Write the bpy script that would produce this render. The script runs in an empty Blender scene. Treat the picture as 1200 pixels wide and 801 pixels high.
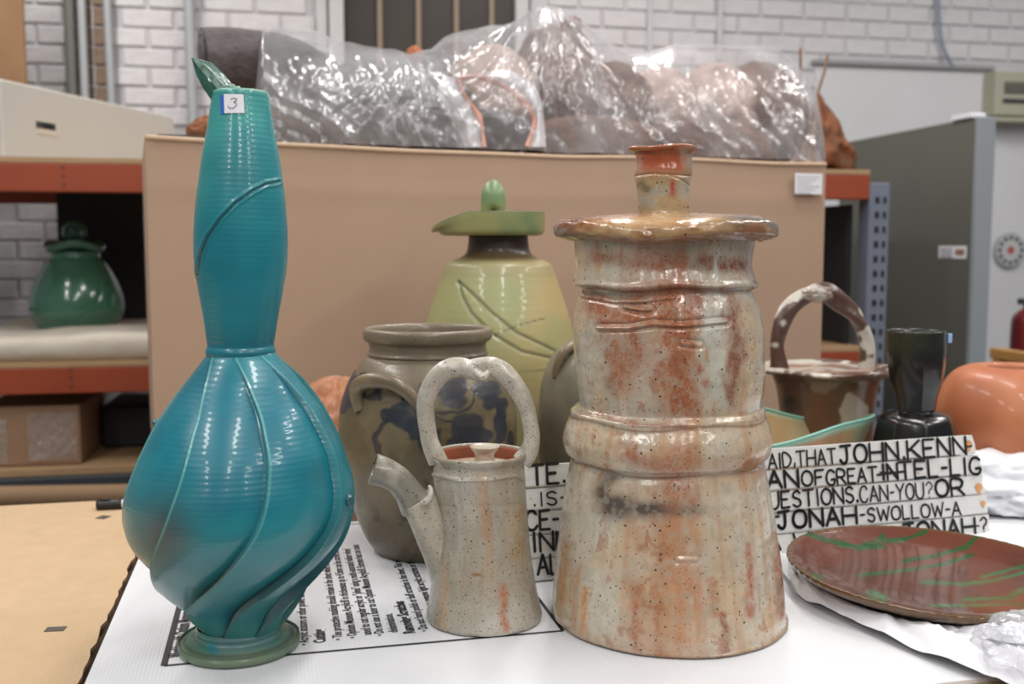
import bpy, bmesh, math, random
import numpy as np
from mathutils import Vector, Matrix

# ------------------------------------------------------------------ camera, world, lights
SC = bpy.context.scene
H = 0.45                      # camera height above the table top (z = 0)
TH = math.radians(5.26)       # downward pitch
F = 1200.0
cam_d = bpy.data.cameras.new('camera')
cam = bpy.data.objects.new('camera', cam_d)
SC.collection.objects.link(cam)
cam.location = (0, 0, H)
cam.rotation_euler = (math.radians(90) - TH, 0, 0)
cam_d.sensor_width = 36.0
cam_d.lens = 36.0
cam_d.clip_start = 0.05
cam_d.dof.use_dof = True
cam_d.dof.focus_distance = 1.22
cam_d.dof.aperture_fstop = 4.6
SC.camera = cam

world = bpy.data.worlds.new('world')
SC.world = world
world.use_nodes = True
world.node_tree.nodes['Background'].inputs[0].default_value = (0.86, 0.88, 0.92, 1)
world.node_tree.nodes['Background'].inputs[1].default_value = 0.17

SC.view_settings.view_transform = 'Standard'
SC.view_settings.look = 'None'
SC.view_settings.gamma = 1
SC.view_settings.exposure = 0.30

def strip_light(x, y, z, power, sx=0.22, sy=1.2, col=(1.0, 0.97, 0.93)):
    l = bpy.data.lights.new('ceiling_light', 'AREA')
    l.shape = 'RECTANGLE'; l.size = sx; l.size_y = sy; l.energy = power; l.color = col
    o = bpy.data.objects.new('ceiling_light', l)
    SC.collection.objects.link(o)
    o.location = (x, y, z)
    return o

# rows of ceiling tubes running away from the camera
for lx in (-1.7, 0.45, 2.6):
    for ly in (-2.6, -0.6, 1.4, 3.2):
        strip_light(lx, ly, 2.45, 23.5)

# ------------------------------------------------------------------ maths helpers
rnd = random.Random(7)
FW = np.array([0, math.cos(TH), -math.sin(TH)]); UP = np.array([0, math.sin(TH), math.cos(TH)])
CAM = np.array([0, 0, H])

def ray(px, py):
    return FW + (px - 600.0) / F * np.array([1.0, 0, 0]) + (400.5 - py) / F * UP
def G(px, py, z=0.0):
    d = ray(px, py); t = (z - H) / d[2]; return CAM + d * t
def PY(px, py, Y):
    d = ray(px, py); return CAM + d * (Y / d[1])
def project(P):
    P = np.asarray(P, float); d = P - CAM
    k = d @ FW
    return 600 + F * d[..., 0] / k, 400.5 - F * (d @ UP) / k

class Fr:
    """upright frame: origin on the ground plan, x axis turned by ang; local y points away"""
    def __init__(s, ox, oy, ang, oz=0.0):
        s.o = np.array([ox, oy, oz]); s.a = math.radians(ang)
        s.ex = np.array([math.cos(s.a), math.sin(s.a), 0]); s.ey = np.array([-math.sin(s.a), math.cos(s.a), 0])
    def loc(s, P):
        d = np.asarray(P) - s.o; return np.array([d @ s.ex, d @ s.ey, d[2]])
    def hit(s, px, py, v=0.0):
        d = ray(px, py); o = s.o + v * s.ey
        t = ((o - CAM) @ s.ey) / (d @ s.ey)
        return s.loc(CAM + d * t)
    def world(s, p):
        return s.o + p[0] * s.ex + p[1] * s.ey + np.array([0, 0, p[2]])

def _hash(ix, iy, iz, seed):
    h = (ix.astype(np.int64) * 374761393 + iy.astype(np.int64) * 668265263 + iz.astype(np.int64) * 2147483647 + seed * 974711) & 0xffffffff
    h = ((h ^ (h >> 13)) * 1274126177) & 0xffffffff
    return ((h ^ (h >> 16)) & 0xffff) / 65535.0
def vnoise(x, y, z, seed=0):
    x, y, z = np.broadcast_arrays(np.asarray(x, float), np.asarray(y, float), np.asarray(z, float))
    ix, iy, iz = np.floor(x), np.floor(y), np.floor(z)
    fx, fy, fz = x - ix, y - iy, z - iz
    fx, fy, fz = [f * f * (3 - 2 * f) for f in (fx, fy, fz)]
    r = 0
    for a in (0, 1):
        for b in (0, 1):
            for c in (0, 1):
                w = (fx if a else 1 - fx) * (fy if b else 1 - fy) * (fz if c else 1 - fz)
                r = r + w * _hash(ix + a, iy + b, iz + c, seed)
    return r
def fbm(x, y, z, oct=4, seed=0):
    r = 0; a = 0.5; t = 0
    for i in range(oct):
        r = r + a * vnoise(x * 2**i, y * 2**i, z * 2**i, seed + i * 17); t += a; a *= .5
    return r / t
def sstep(a, b, x):
    t = np.clip((x - a) / (b - a), 0, 1); return t * t * (3 - 2 * t)
def segdist(px, py, pts):
    """distance to a polyline, and position 0..1 along it"""
    best = np.full(np.shape(px), 1e9); par = np.zeros(np.shape(px)); n = len(pts) - 1
    for i in range(n):
        ax, ay = pts[i]; bx, by = pts[i + 1]
        dx, dy = bx - ax, by - ay; L = dx * dx + dy * dy + 1e-12
        t = np.clip(((px - ax) * dx + (py - ay) * dy) / L, 0, 1)
        d = np.hypot(px - ax - t * dx, py - ay - t * dy)
        m = d < best; best = np.where(m, d, best); par = np.where(m, (i + t) / n, par)
    return best, par
def catmull(pts, n):
    P = np.asarray(pts, float)
    if len(P) < 3:
        t = np.linspace(0, 1, n)[:, None]; return P[0] * (1 - t) + P[-1] * t
    d = np.r_[0, np.cumsum(np.maximum(np.linalg.norm(np.diff(P, axis=0), axis=1), 1e-9) ** 0.5)]
    u = np.linspace(0, d[-1], n)
    T = np.zeros_like(P)
    T[1:-1] = (P[2:] - P[:-2]) / (d[2:] - d[:-2])[:, None]
    T[0] = (P[1] - P[0]) / (d[1] - d[0]); T[-1] = (P[-1] - P[-2]) / (d[-1] - d[-2])
    i = np.clip(np.searchsorted(d, u, side='right') - 1, 0, len(P) - 2)
    h = (d[i + 1] - d[i])[:, None]; s = ((u - d[i])[:, None]) / h
    return ((2*s**3 - 3*s**2 + 1) * P[i] + (s**3 - 2*s**2 + s) * h * T[i] + (-2*s**3 + 3*s**2) * P[i + 1] + (s**3 - s**2) * h * T[i + 1])
def lin(r, g, b):
    return tuple((c / 255.0 / 12.92 if c / 255.0 <= .04045 else ((c / 255.0 + .055) / 1.055) ** 2.4) for c in (r, g, b))
def L(*c): return np.array(lin(*c))
def mix(a, b, t):
    t = np.asarray(t)[..., None]; return a * (1 - t) + b * t

# ------------------------------------------------------------------ materials
def mat(name, col=(128, 128, 128), rough=0.6, metal=0.0, attr=False, coat=0.0, bump=0.0, bscale=40.0, bdist=0.002,
        var=0.0, vscale=8.0, vstretch=(1, 1, 1), col2=None, speck=None, alpha=1.0, emit=None, spec=0.5, rvar=0.0, waves=None):
    m = bpy.data.materials.new(name); m.use_nodes = True
    nt = m.node_tree; N = nt.nodes; K = nt.links
    b = N['Principled BSDF']
    tc = N.new('ShaderNodeTexCoord'); mp = N.new('ShaderNodeMapping'); K.new(tc.outputs['Object'], mp.inputs[0])
    mp.inputs['Scale'].default_value = vstretch
    if attr:
        a = N.new('ShaderNodeAttribute'); a.attribute_name = 'Col'; cur = a.outputs['Color']
    else:
        c = N.new('ShaderNodeRGB'); c.outputs[0].default_value = (*lin(*col), 1); cur = c.outputs[0]
    if var > 0 or col2:
        n = N.new('ShaderNodeTexNoise'); n.inputs['Scale'].default_value = vscale; n.inputs['Detail'].default_value = 6
        K.new(mp.outputs[0], n.inputs[0])
        r = N.new('ShaderNodeMapRange'); r.inputs[1].default_value = .3; r.inputs[2].default_value = .7
        K.new(n.outputs[0], r.inputs[0])
        x = N.new('ShaderNodeMix'); x.data_type = 'RGBA'
        if col2:
            K.new(r.outputs[0], x.inputs[0]); K.new(cur, x.inputs[6]); x.inputs[7].default_value = (*lin(*col2), 1)
        else:
            x.blend_type = 'MULTIPLY'; x.inputs[0].default_value = 1.0; K.new(cur, x.inputs[6])
            g = N.new('ShaderNodeMapRange'); g.inputs[3].default_value = 1 - var; g.inputs[4].default_value = 1 + var
            K.new(r.outputs[0], g.inputs[0]); K.new(g.outputs[0], x.inputs[7])
        cur = x.outputs[2]
    if speck:
        for (scol, sscale, lo, hi) in speck:
            v = N.new('ShaderNodeTexVoronoi'); v.inputs['Scale'].default_value = sscale; K.new(tc.outputs['Object'], v.inputs[0])
            sp = N.new('ShaderNodeSeparateColor'); K.new(v.outputs['Color'], sp.inputs[0])
            mul = N.new('ShaderNodeMath'); mul.operation = 'MULTIPLY'; K.new(sp.outputs[0], mul.inputs[0]); mul.inputs[1].default_value = hi
            pw = N.new('ShaderNodeMath'); pw.operation = 'SUBTRACT'; K.new(mul.outputs[0], pw.inputs[0]); pw.inputs[1].default_value = lo
            s1 = N.new('ShaderNodeMath'); s1.operation = 'SUBTRACT'; K.new(pw.outputs[0], s1.inputs[0]); K.new(v.outputs['Distance'], s1.inputs[1])
            s2 = N.new('ShaderNodeMath'); s2.operation = 'MULTIPLY'; K.new(s1.outputs[0], s2.inputs[0]); s2.inputs[1].default_value = 18; s2.use_clamp = True
            x = N.new('ShaderNodeMix'); x.data_type = 'RGBA'; K.new(s2.outputs[0], x.inputs[0]); K.new(cur, x.inputs[6])
            x.inputs[7].default_value = (*lin(*scol), 1); cur = x.outputs[2]
    K.new(cur, b.inputs['Base Color'])
    b.inputs['Roughness'].default_value = rough; b.inputs['Metallic'].default_value = metal
    b.inputs['Specular IOR Level'].default_value = spec
    b.inputs['Coat Weight'].default_value = coat; b.inputs['Coat Roughness'].default_value = 0.06
    if rvar > 0:
        n = N.new('ShaderNodeTexNoise'); n.inputs['Scale'].default_value = 18; K.new(tc.outputs['Object'], n.inputs[0])
        g = N.new('ShaderNodeMapRange'); g.inputs[1].default_value = .3; g.inputs[2].default_value = .7
        g.inputs[3].default_value = max(rough - rvar, .03); g.inputs[4].default_value = rough + rvar
        K.new(n.outputs[0], g.inputs[0]); K.new(g.outputs[0], b.inputs['Roughness'])
    if bump > 0:
        n = N.new('ShaderNodeTexNoise'); n.inputs['Scale'].default_value = bscale; n.inputs['Detail'].default_value = 5
        K.new(mp.outputs[0], n.inputs[0])
        h = n.outputs[0]
        if waves:
            wv = N.new('ShaderNodeTexWave'); wv.bands_direction = waves[0]; wv.inputs['Scale'].default_value = waves[1]
            wv.inputs['Distortion'].default_value = 1.0
            K.new(tc.outputs['Object'], wv.inputs[0])
            ad = N.new('ShaderNodeMath'); ad.operation = 'MULTIPLY_ADD'; K.new(wv.outputs['Fac'], ad.inputs[0]); ad.inputs[1].default_value = waves[2]
            K.new(h, ad.inputs[2]); h = ad.outputs[0]
        bp = N.new('ShaderNodeBump'); bp.inputs['Strength'].default_value = bump; bp.inputs['Distance'].default_value = bdist
        K.new(h, bp.inputs['Height']); K.new(bp.outputs[0], b.inputs['Normal'])
        if coat > 0: K.new(bp.outputs[0], b.inputs['Coat Normal'])
    if emit:
        b.inputs['Emission Color'].default_value = (*lin(*emit[:3]), 1); b.inputs['Emission Strength'].default_value = emit[3]
    if alpha < 1: b.inputs['Alpha'].default_value = alpha
    return m

def film_mat(name, dens=0.45, col=(232, 234, 238), rough=0.22, bscale=22):
    m = bpy.data.materials.new(name); m.use_nodes = True
    nt = m.node_tree; N = nt.nodes; K = nt.links; N.remove(N['Principled BSDF'])
    out = N['Material Output']
    tr = N.new('ShaderNodeBsdfTransparent'); tr.inputs[0].default_value = (.97, .97, .98, 1)
    df = N.new('ShaderNodeBsdfDiffuse'); df.inputs[0].default_value = (*lin(*col), 1)
    tl = N.new('ShaderNodeBsdfTranslucent'); tl.inputs[0].default_value = (*lin(*col), 1)
    gl = N.new('ShaderNodeBsdfGlossy'); gl.inputs['Roughness'].default_value = rough; gl.inputs[0].default_value = (1, 1, 1, 1)
    m1 = N.new('ShaderNodeMixShader'); m1.inputs[0].default_value = .35; K.new(df.outputs[0], m1.inputs[1]); K.new(tl.outputs[0], m1.inputs[2])
    tc = N.new('ShaderNodeTexCoord')
    n = N.new('ShaderNodeTexNoise'); n.inputs['Scale'].default_value = bscale; n.inputs['Detail'].default_value = 6; n.inputs['Distortion'].default_value = .8; n.inputs['Detail'].default_value = 3
    mpp = N.new('ShaderNodeMapping'); mpp.inputs['Scale'].default_value = (1.3, 1, .45); K.new(tc.outputs['Object'], mpp.inputs[0]); K.new(mpp.outputs[0], n.inputs[0])
    bp = N.new('ShaderNodeBump'); bp.inputs['Strength'].default_value = .35; bp.inputs['Distance'].default_value = .006
    K.new(n.outputs[0], bp.inputs['Height'])
    for s in (df, tl, gl): K.new(bp.outputs[0], s.inputs['Normal'])
    n2 = N.new('ShaderNodeTexNoise'); n2.inputs['Scale'].default_value = 9; n2.inputs['Detail'].default_value = 5; K.new(tc.outputs['Object'], n2.inputs[0])
    mr = N.new('ShaderNodeMapRange'); mr.inputs[1].default_value = .35; mr.inputs[2].default_value = .7
    mr.inputs[3].default_value = dens * .55; mr.inputs[4].default_value = min(dens * 1.6, 1); K.new(n2.outputs[0], mr.inputs[0])
    m2 = N.new('ShaderNodeMixShader'); K.new(mr.outputs[0], m2.inputs[0]); K.new(tr.outputs[0], m2.inputs[1]); K.new(m1.outputs[0], m2.inputs[2])
    lw = N.new('ShaderNodeLayerWeight'); lw.inputs[0].default_value = .22
    ad = N.new('ShaderNodeMath'); ad.operation = 'MULTIPLY_ADD'; K.new(lw.outputs['Facing'], ad.inputs[0]); ad.inputs[1].default_value = .22; ad.inputs[2].default_value = .07; ad.use_clamp = True
    m3 = N.new('ShaderNodeMixShader'); K.new(ad.outputs[0], m3.inputs[0]); K.new(m2.outputs[0], m3.inputs[1]); K.new(gl.outputs[0], m3.inputs[2])
    K.new(m3.outputs[0], out.inputs[0])
    return m

# ------------------------------------------------------------------ object helpers
def link(o): SC.collection.objects.link(o); return o
def new_mesh(name, verts, faces, m, parent=None, smooth=True, cols=None, loc=None, flat_angle=None):
    me = bpy.data.meshes.new(name)
    verts = np.asarray(verts, dtype=np.float32)
    if isinstance(faces, np.ndarray):
        nf = len(faces); k = faces.shape[1]
        me.vertices.add(len(verts)); me.vertices.foreach_set('co', verts.ravel())
        me.loops.add(nf * k); me.loops.foreach_set('vertex_index', faces.astype(np.int32).ravel())
        me.polygons.add(nf); me.polygons.foreach_set('loop_start', np.arange(nf, dtype=np.int32) * k)
        me.update(calc_edges=True)
    else:
        me.from_pydata([tuple(map(float, v)) for v in verts], [], faces); me.update()
    if smooth: me.polygons.foreach_set('use_smooth', [True] * len(me.polygons))
    if cols is not None:
        at = me.color_attributes.new('Col', 'FLOAT_COLOR', 'POINT')
        c = np.ones((len(verts), 4), np.float32); c[:, :3] = cols; at.data.foreach_set('color', c.ravel())
    if m: me.materials.append(m)
    o = bpy.data.objects.new(name, me); link(o)
    if parent: o.parent = parent
    if loc is not None: o.location = loc
    if flat_angle:
        try: me.set_sharp_from_angle(angle=math.radians(flat_angle))
        except Exception: pass
    return o
def thing(name, label, cat, loc=(0, 0, 0), rz=0.0, group=None):
    o = bpy.data.objects.new(name, None); link(o); o.empty_display_size = .05
    o.location = tuple(loc); o.rotation_euler = (0, 0, rz)
    o['label'] = label; o['category'] = cat
    if group: o['group'] = group
    return o
def tag(o, label, cat, group=None):
    o['label'] = label; o['category'] = cat
    if group: o['group'] = group
    return o
def struct(o, label=None):
    o['kind'] = 'structure'
    if label: o['label'] = label
    return o
class MB:
    def __init__(s): s.v = []; s.f = []
    def add(s, V, Fs):
        k = len(s.v); s.v += [tuple(map(float, p)) for p in V]; s.f += [tuple(i + k for i in f) for f in Fs]; return s
    def box(s, x0, x1, y0, y1, z0, z1, ch=0.0):
        if ch <= 0:
            V = [(x, y, z) for x in (x0, x1) for y in (y0, y1) for z in (z0, z1)]
            return s.add(V, [(0, 1, 3, 2), (4, 6, 7, 5), (0, 4, 5, 1), (2, 3, 7, 6), (0, 2, 6, 4), (1, 5, 7, 3)])
        bm = bmesh.new(); bmesh.ops.create_cube(bm, size=1)
        for v in bm.verts:
            v.co = Vector(((x0 + x1) / 2 + v.co.x * (x1 - x0), (y0 + y1) / 2 + v.co.y * (y1 - y0), (z0 + z1) / 2 + v.co.z * (z1 - z0)))
        bmesh.ops.bevel(bm, geom=bm.edges[:], offset=ch, segments=2, profile=.5, affect='EDGES')
        bm.verts.index_update()
        s.add([v.co[:] for v in bm.verts], [tuple(v.index for v in f.verts) for f in bm.faces]); bm.free(); return s
    def build(s, name, m, parent=None, smooth=False, **k):
        return new_mesh(name, s.v, s.f, m, parent, smooth, **k)
def tube_arrays(pts, rad, ns=20, n=None, ell=(1, 1), cap=True, fn=None):
    P = np.asarray(pts, float); R = np.asarray(rad, float) if np.ndim(rad) else np.full(len(P), rad)
    n = n or len(P) * 8
    Q = catmull(np.c_[P, R], n); P = Q[:, :3]; R = Q[:, 3]
    T = np.gradient(P, axis=0); T /= np.linalg.norm(T, axis=1)[:, None] + 1e-12
    a = np.array([0, 0, 1.0]) if abs(T[0][2]) < .9 else np.array([1.0, 0, 0])
    u = np.cross(T[0], a); u /= np.linalg.norm(u)
    V = []
    ang = np.linspace(0, 2 * math.pi, ns, endpoint=False)
    for i in range(n):
        u = u - T[i] * (u @ T[i]); u /= np.linalg.norm(u); w = np.cross(T[i], u)
        r = R[i] * np.ones(ns)
        if fn is not None: r = r * fn(i / (n - 1), ang)
        V.append(P[i] + (np.cos(ang) * r * ell[0])[:, None] * u + (np.sin(ang) * r * ell[1])[:, None] * w)
    V = np.vstack(V)
    Fs = []
    for i in range(n - 1):
        for j in range(ns):
            k = (j + 1) % ns
            Fs.append((i * ns + j, i * ns + k, (i + 1) * ns + k, (i + 1) * ns + j))
    if cap:
        Fs.append(tuple(range(ns - 1, -1, -1))); Fs.append(tuple((n - 1) * ns + j for j in range(ns)))
    return V, Fs
def tube(name, pts, rad, m, parent=None, origin=(0, 0, 0), colfn=None, **k):
    V, Fs = tube_arrays(pts, rad, **k)
    c = colfn(V) if colfn else None
    return new_mesh(name, V - np.array(origin), Fs, m, parent, True, cols=c)

def profile_px(rows, cx, Y, bx0=None):
    """rows: (py, half width) or (py, left, right) in pixels at the depth of the axis -> (r, z, x offset)"""
    out = []
    if bx0 is None: bx0 = float(base[0])
    for r in rows:
        py = r[0]
        if len(r) == 2: xl, xr = cx - r[1], cx + r[1]
        else: xl, xr = r[1], r[2]
        a, b = PY(xl, py, Y), PY(xr, py, Y)
        al, ar = math.atan2(a[0], Y), math.atan2(b[0], Y); be = (al + ar) / 2
        out.append((Y / math.cos(be) * math.sin((ar - al) / 2), a[2], Y * math.tan(be) - bx0))
    return out
def lathe(name, prof, base, m, parent=None, lean=None, ns=128, nr=None, disp=None, paint=None, smooth_prof=True, twist=None):
    """prof: (r, z[, xoff]) list, world z; base: axis point. disp(th, z, px, py, r)->dr,dz ; paint(th, z, px, py, P)->rgb"""
    P = np.array([(p[0], p[1], p[2] if len(p) > 2 else 0.0) for p in prof])
    nr = nr or max(len(P) * 6, 40)
    if smooth_prof: Q = catmull(P, nr)
    else:
        d = np.r_[0, np.cumsum(np.linalg.norm(np.diff(P, axis=0), axis=1))]; u = np.linspace(0, d[-1], nr)
        Q = np.stack([np.interp(u, d, P[:, i]) for i in range(3)], 1)
    Q[:, 0] = np.maximum(Q[:, 0], 0.0)
    if lean is not None:      # axis leaning like the rest of the pot
        kk = base[1] * math.cos(TH) - (Q[:, 1] - H) * math.sin(TH); Q[:, 2] = kk * (lean - 600) / F - base[0]
    th = np.linspace(-math.pi, math.pi, ns, endpoint=False)
    R = np.repeat(Q[:, 0:1], ns, 1); Z = np.repeat(Q[:, 1:2], ns, 1); XO = np.repeat(Q[:, 2:3], ns, 1); T = np.repeat(th[None], nr, 0)
    if twist is not None: T = T + twist(Q[:, 1])[:, None] + math.pi / ns
    def pos(R, Z):
        x = base[0] + XO + R * np.sin(T); y = base[1] - R * np.cos(T)
        return np.stack([x, y, Z], -1)
    Pw = pos(R, Z); px, py = project(Pw)
    if disp is not None:
        dr, dz = disp(T, Z, px, py, R)
        R2 = R + dr * np.minimum(1, R / .01); Pw = pos(R2, Z + dz)
    cols = None
    if paint is not None: cols = paint(T, Z, px, py, Pw).reshape(-1, 3)
    V = Pw.reshape(-1, 3) - np.array([base[0], base[1], base[2] if len(base) > 2 else 0.0])
    i = np.arange(nr - 1)[:, None]; j = np.arange(ns)[None]; k = (j + 1) % ns
    Fs = np.stack([i * ns + j + 0 * k, i * ns + k, (i + 1) * ns + k, (i + 1) * ns + j + 0 * k], -1).reshape(-1, 4)[:, ::-1]
    return new_mesh(name, V, Fs, m, parent, True, cols=cols)
def axis_at(cx, base_y):
    g = G(cx, base_y); return np.array([g[0], g[1], 0.0])
def blob(name, centre, rad, m, parent=None, seed=0, amp=.25, freq=3.0, seg=40, origin=(0, 0, 0), crease=0):
    u = np.linspace(0, math.pi, seg); v = np.linspace(0, 2 * math.pi, seg * 2, endpoint=False)
    U, W = np.meshgrid(u, v, indexing='ij')
    d = np.stack([np.sin(U) * np.cos(W), np.sin(U) * np.sin(W), np.cos(U)], -1)
    n = fbm(d[..., 0] * freq + 5, d[..., 1] * freq + 9, d[..., 2] * freq + seed, 4, seed)
    if crease: n = 1 - np.abs(n * 2 - 1) * crease
    r = 1 + amp * (n - .5) * 2
    P = d * r[..., None] * np.array(rad) + np.array(centre) - np.array(origin)
    n2 = len(v); i = np.arange(seg - 1)[:, None]; j = np.arange(n2)[None]; k = (j + 1) % n2
    Fs = np.stack([i * n2 + j + 0 * k, i * n2 + k, (i + 1) * n2 + k, (i + 1) * n2 + j + 0 * k], -1).reshape(-1, 4)[:, ::-1]
    return new_mesh(name, P.reshape(-1, 3), Fs, m, parent)

# ------------------------------------------------------------------ frames of the room
TB = Fr(*G(192, 780)[:2], 13.1)            # the table and everything square to it
c1 = PY(170, 160, 1.98); c2y = 2.52
BX = Fr(c1[0], c1[1], math.degrees(math.atan2(c2y - 1.98, PY(968, 192, c2y)[0] - c1[0])))
RK = Fr(-1.5, 3.0, 10.6)
WL = Fr(0, 4.6, 11.0)

# ------------------------------------------------------------------ materials in use
M_wall = mat('white_paint', (196, 195, 198), .75, bump=.5, bscale=30, bdist=.003, var=.05, vscale=5)
M_mortar = mat('mortar', (190, 188, 191), .85, bump=.5, bscale=60, bdist=.003)
M_brick = mat('painted_brick', (205, 203, 206), .7, bump=.9, bscale=45, bdist=.005, var=.06, vscale=14)
M_brownbrick = mat('brown_brick', (128, 108, 92), .85, bump=.6, bscale=50, bdist=.004, var=.18, vscale=12)
M_plaster = mat('smooth_plaster', (205, 205, 208), .7, bump=.2, bscale=12, var=.03, vscale=3)
M_floor = mat('concrete', (120, 118, 114), .6, bump=.2, var=.15, vscale=3)
M_steel = mat('galvanised_steel', (150, 154, 158), .35, .7, var=.08)
M_darksteel = mat('dark_steel', (70, 72, 74), .5, .4, var=.1)
M_orange = mat('orange_enamel', (150, 64, 34), .5, var=.07, vscale=5, bump=.1)
M_upright = mat('grey_enamel', (112, 118, 134), .45, var=.06)
M_ply = mat('plywood', (172, 140, 104), .7, var=.1, vscale=6, vstretch=(1, 8, 8), bump=.2)
M_card = mat('cardboard', (172, 144, 122), .8, var=.025, vscale=5, bump=.35, bscale=9, bdist=.004)
M_card2 = mat('corrugated_cardboard', (186, 158, 124), .8, var=.04, vscale=30, bump=.25, bscale=90, bdist=.001, waves=('X', 38, 1.2))
M_cardedge = mat('cardboard_edge', (120, 92, 62), .9, var=.3, vscale=90, bump=.6, bscale=90)
M_whitepanel = mat('white_laminate', (196, 194, 188), .5, var=.03, vscale=2)
M_corr = mat('white_corrugated_plastic', (214, 215, 219), .42, bump=.22, bscale=120, bdist=.0008, waves=('X', 75, 1.0), var=.015, vscale=6)
M_ink = mat('black_ink', (38, 38, 42), .5)
M_black = mat('black_plastic', (22, 22, 24), .4)
M_white = mat('white_label', (228, 228, 234), .55, bump=.1)
M_greycab = mat('olive_grey_enamel', (98, 98, 90), .5, var=.03, vscale=3)
M_greyedge = mat('light_grey_enamel', (140, 146, 152), .45)
M_felt = mat('grey_felt', (92, 86, 86), .95, bump=.9, bscale=80, bdist=.006, var=.2, vscale=30)
M_clay = mat('brown_clay', (108, 74, 60), .8, bump=.8, bscale=18, bdist=.02, var=.35, vscale=9)
M_clay2 = mat('pale_clay', (178, 152, 140), .8, bump=.8, bscale=14, bdist=.02, var=.25, vscale=10)
M_rust = mat('rusty_clay', (142, 84, 46), .8, bump=.8, bscale=25, bdist=.012, col2=(86, 56, 40), vscale=16)
M_film = film_mat('clear_plastic_film', .25, bscale=14)
M_tissue = mat('white_tissue', (226, 227, 232), .6, bump=.5, bscale=25, bdist=.006)
M_foam = mat('cream_cloth', (205, 196, 182), .9, bump=.5, bscale=20, bdist=.01, var=.05)

# ------------------------------------------------------------------ the room
struct(MB().box(-6, 7, -4, 7, -.95, -.90).build('floor', M_floor))
w = WL
wall = MB().box(-5.5, 5.5, 0.006, .2, -.9, 2.8).build('wall_back', M_mortar, loc=(0, 4.6, 0))
wall.rotation_euler = (0, 0, w.a); struct(wall, 'white painted brick wall at the back')

def wx(px, py=60, v=0.0): return w.hit(px, py, v)[0]
def wz(px, py, v=0.0): return w.hit(px, py, v)[2]
# brick courses: openings in wall coordinates
rec_l, rec_r = wx(88), wx(129)
win_l, win_r = wx(403), wx(602)
pil_l, pil_r = wx(371), wx(640)
ledge_s, ledge_z = wx(842), wz(1060, 80)
def brick_mesh(wd, seed, name):
    mb = MB(); h = .0715; x0, x1 = -wd / 2, wd / 2; r = random.Random(seed); j = lambda a: r.uniform(-a, a)
    c = .006
    V = [(x0, .014, -h/2), (x1, .014, -h/2), (x1, .014, h/2), (x0, .014, h/2),
         (x0 + j(.002), .004, -h/2), (x1 + j(.002), .004, -h/2), (x1 + j(.002), .004, h/2), (x0 + j(.002), .004, h/2),
         (x0 + c, -.004 + j(.001), -h/2 + c), (x1 - c, -.004 + j(.001), -h/2 + c), (x1 - c, -.004 + j(.001), h/2 - c), (x0 + c, -.004 + j(.001), h/2 - c)]
    Fs = [(8, 9, 10, 11)]
    for a in (0, 4):
        for i in range(4):
            k = (i + 1) % 4; Fs.append((a + i, a + k, a + 4 + k, a + 4 + i))
    me = bpy.data.meshes.new(name); me.from_pydata(V, [], Fs)
    return me
BL, BH = .215, .079
brick_cache = {}
def place_brick(s, z, wd, m, n=[0]):
    key = (round(wd / .02), m.name, n[0] % 3); n[0] += 1
    if key not in brick_cache:
        me = brick_mesh(key[0] * .02, hash(key[0]) + key[2], 'brick'); me.materials.append(m); brick_cache[key] = me
    o = bpy.data.objects.new('brick', brick_cache[key]); link(o); o.parent = wall
    o.location = (s, rnd.uniform(-.0025, .0015), z); o.rotation_euler = (0, 0, 0)
# zones: (s0, s1, z0, z1) of bricks the photograph shows
zones_single = []
zT = 1.62
cells = []
for r in range(-3, 20):
    z = .28 + r * BH
    off = (r % 2) * BL / 2
    s = -2.6 + off
    while s < 3.0:
        cells.append((s, z)); s += BL
far = MB(); nb = 0
def clip_iv(a, b, holes):
    iv = [(a, b)]
    for (h0, h1) in holes:
        out = []
        for (p, q) in iv:
            if h1 <= p or h0 >= q: out.append((p, q)); continue
            if p < h0: out.append((p, h0))
            if q > h1: out.append((h1, q))
        iv = out
    return iv
for (s, z) in cells:
    holes = [(pil_l, pil_r)] if z > -.2 else []
    holes.append((rec_l, rec_r))
    if z < ledge_z + .03: holes.append((wx(960), 5))
    for (a, b) in clip_iv(s - BL / 2 + .003, s + BL / 2 - .003, holes):
        if b - a < .04: continue
        c = (a + b) / 2
        px, py = project(w.world(np.array([c, 0, z])))
        vis = (-15 < px < 1215) and py > -12 and (
            (py < 140 and px < 380) or (225 < py < 430 and px < 175) or (py < 95 and 630 < px < 975) or (py < 92 and px > 930))
        if vis and nb < 295: place_brick(c, z, b - a, M_brick); nb += 1
for r in range(-3, 20):                 # unpainted bricks in the recess between the pipes
    z = .28 + r * BH
    px, py = project(w.world(np.array([(rec_l + rec_r) / 2, 0, z])))
    if -12 < py < 160:
        wd = rec_r - rec_l
        place_brick(rec_l + wd * .27, z, wd * .5, M_brownbrick); place_brick(rec_l + wd * .77, z, wd * .42, M_brownbrick)
# smooth lower panel of the wall right, ledge, pilasters, window
sx0 = wx(955)
struct(MB().box(sx0, 4.2, -.012, .012, -.9, ledge_z).build('wall_panel', M_plaster, wall))
tr = MB().box(sx0 - .02, wx(1162), -.035, .012, ledge_z, ledge_z + .022, .004).build('trim_1', mat('grey_trim', (150, 150, 152), .7), wall)
for a, b, dpt in ((pil_l, wx(384), .03), (wx(386), win_l, .05), (win_r, wx(617), .05), (wx(620), pil_r, .03)):
    MB().box(a, b, -dpt, .012, -.9, 2.8, .004).build('pilaster', M_wall, wall)
win = MB().box(win_l, win_r, -.004, .012, .3, 2.7).build('window_1', mat('dark_window_back', (52, 43, 36), .5, var=.25, vscale=4), loc=(0, 4.6, 0))
win.rotation_euler = (0, 0, w.a); struct(win, 'dark window with pale glazing bars in the back wall')
M_mull = mat('pale_brown_bar', (140, 124, 108), .6)
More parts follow.
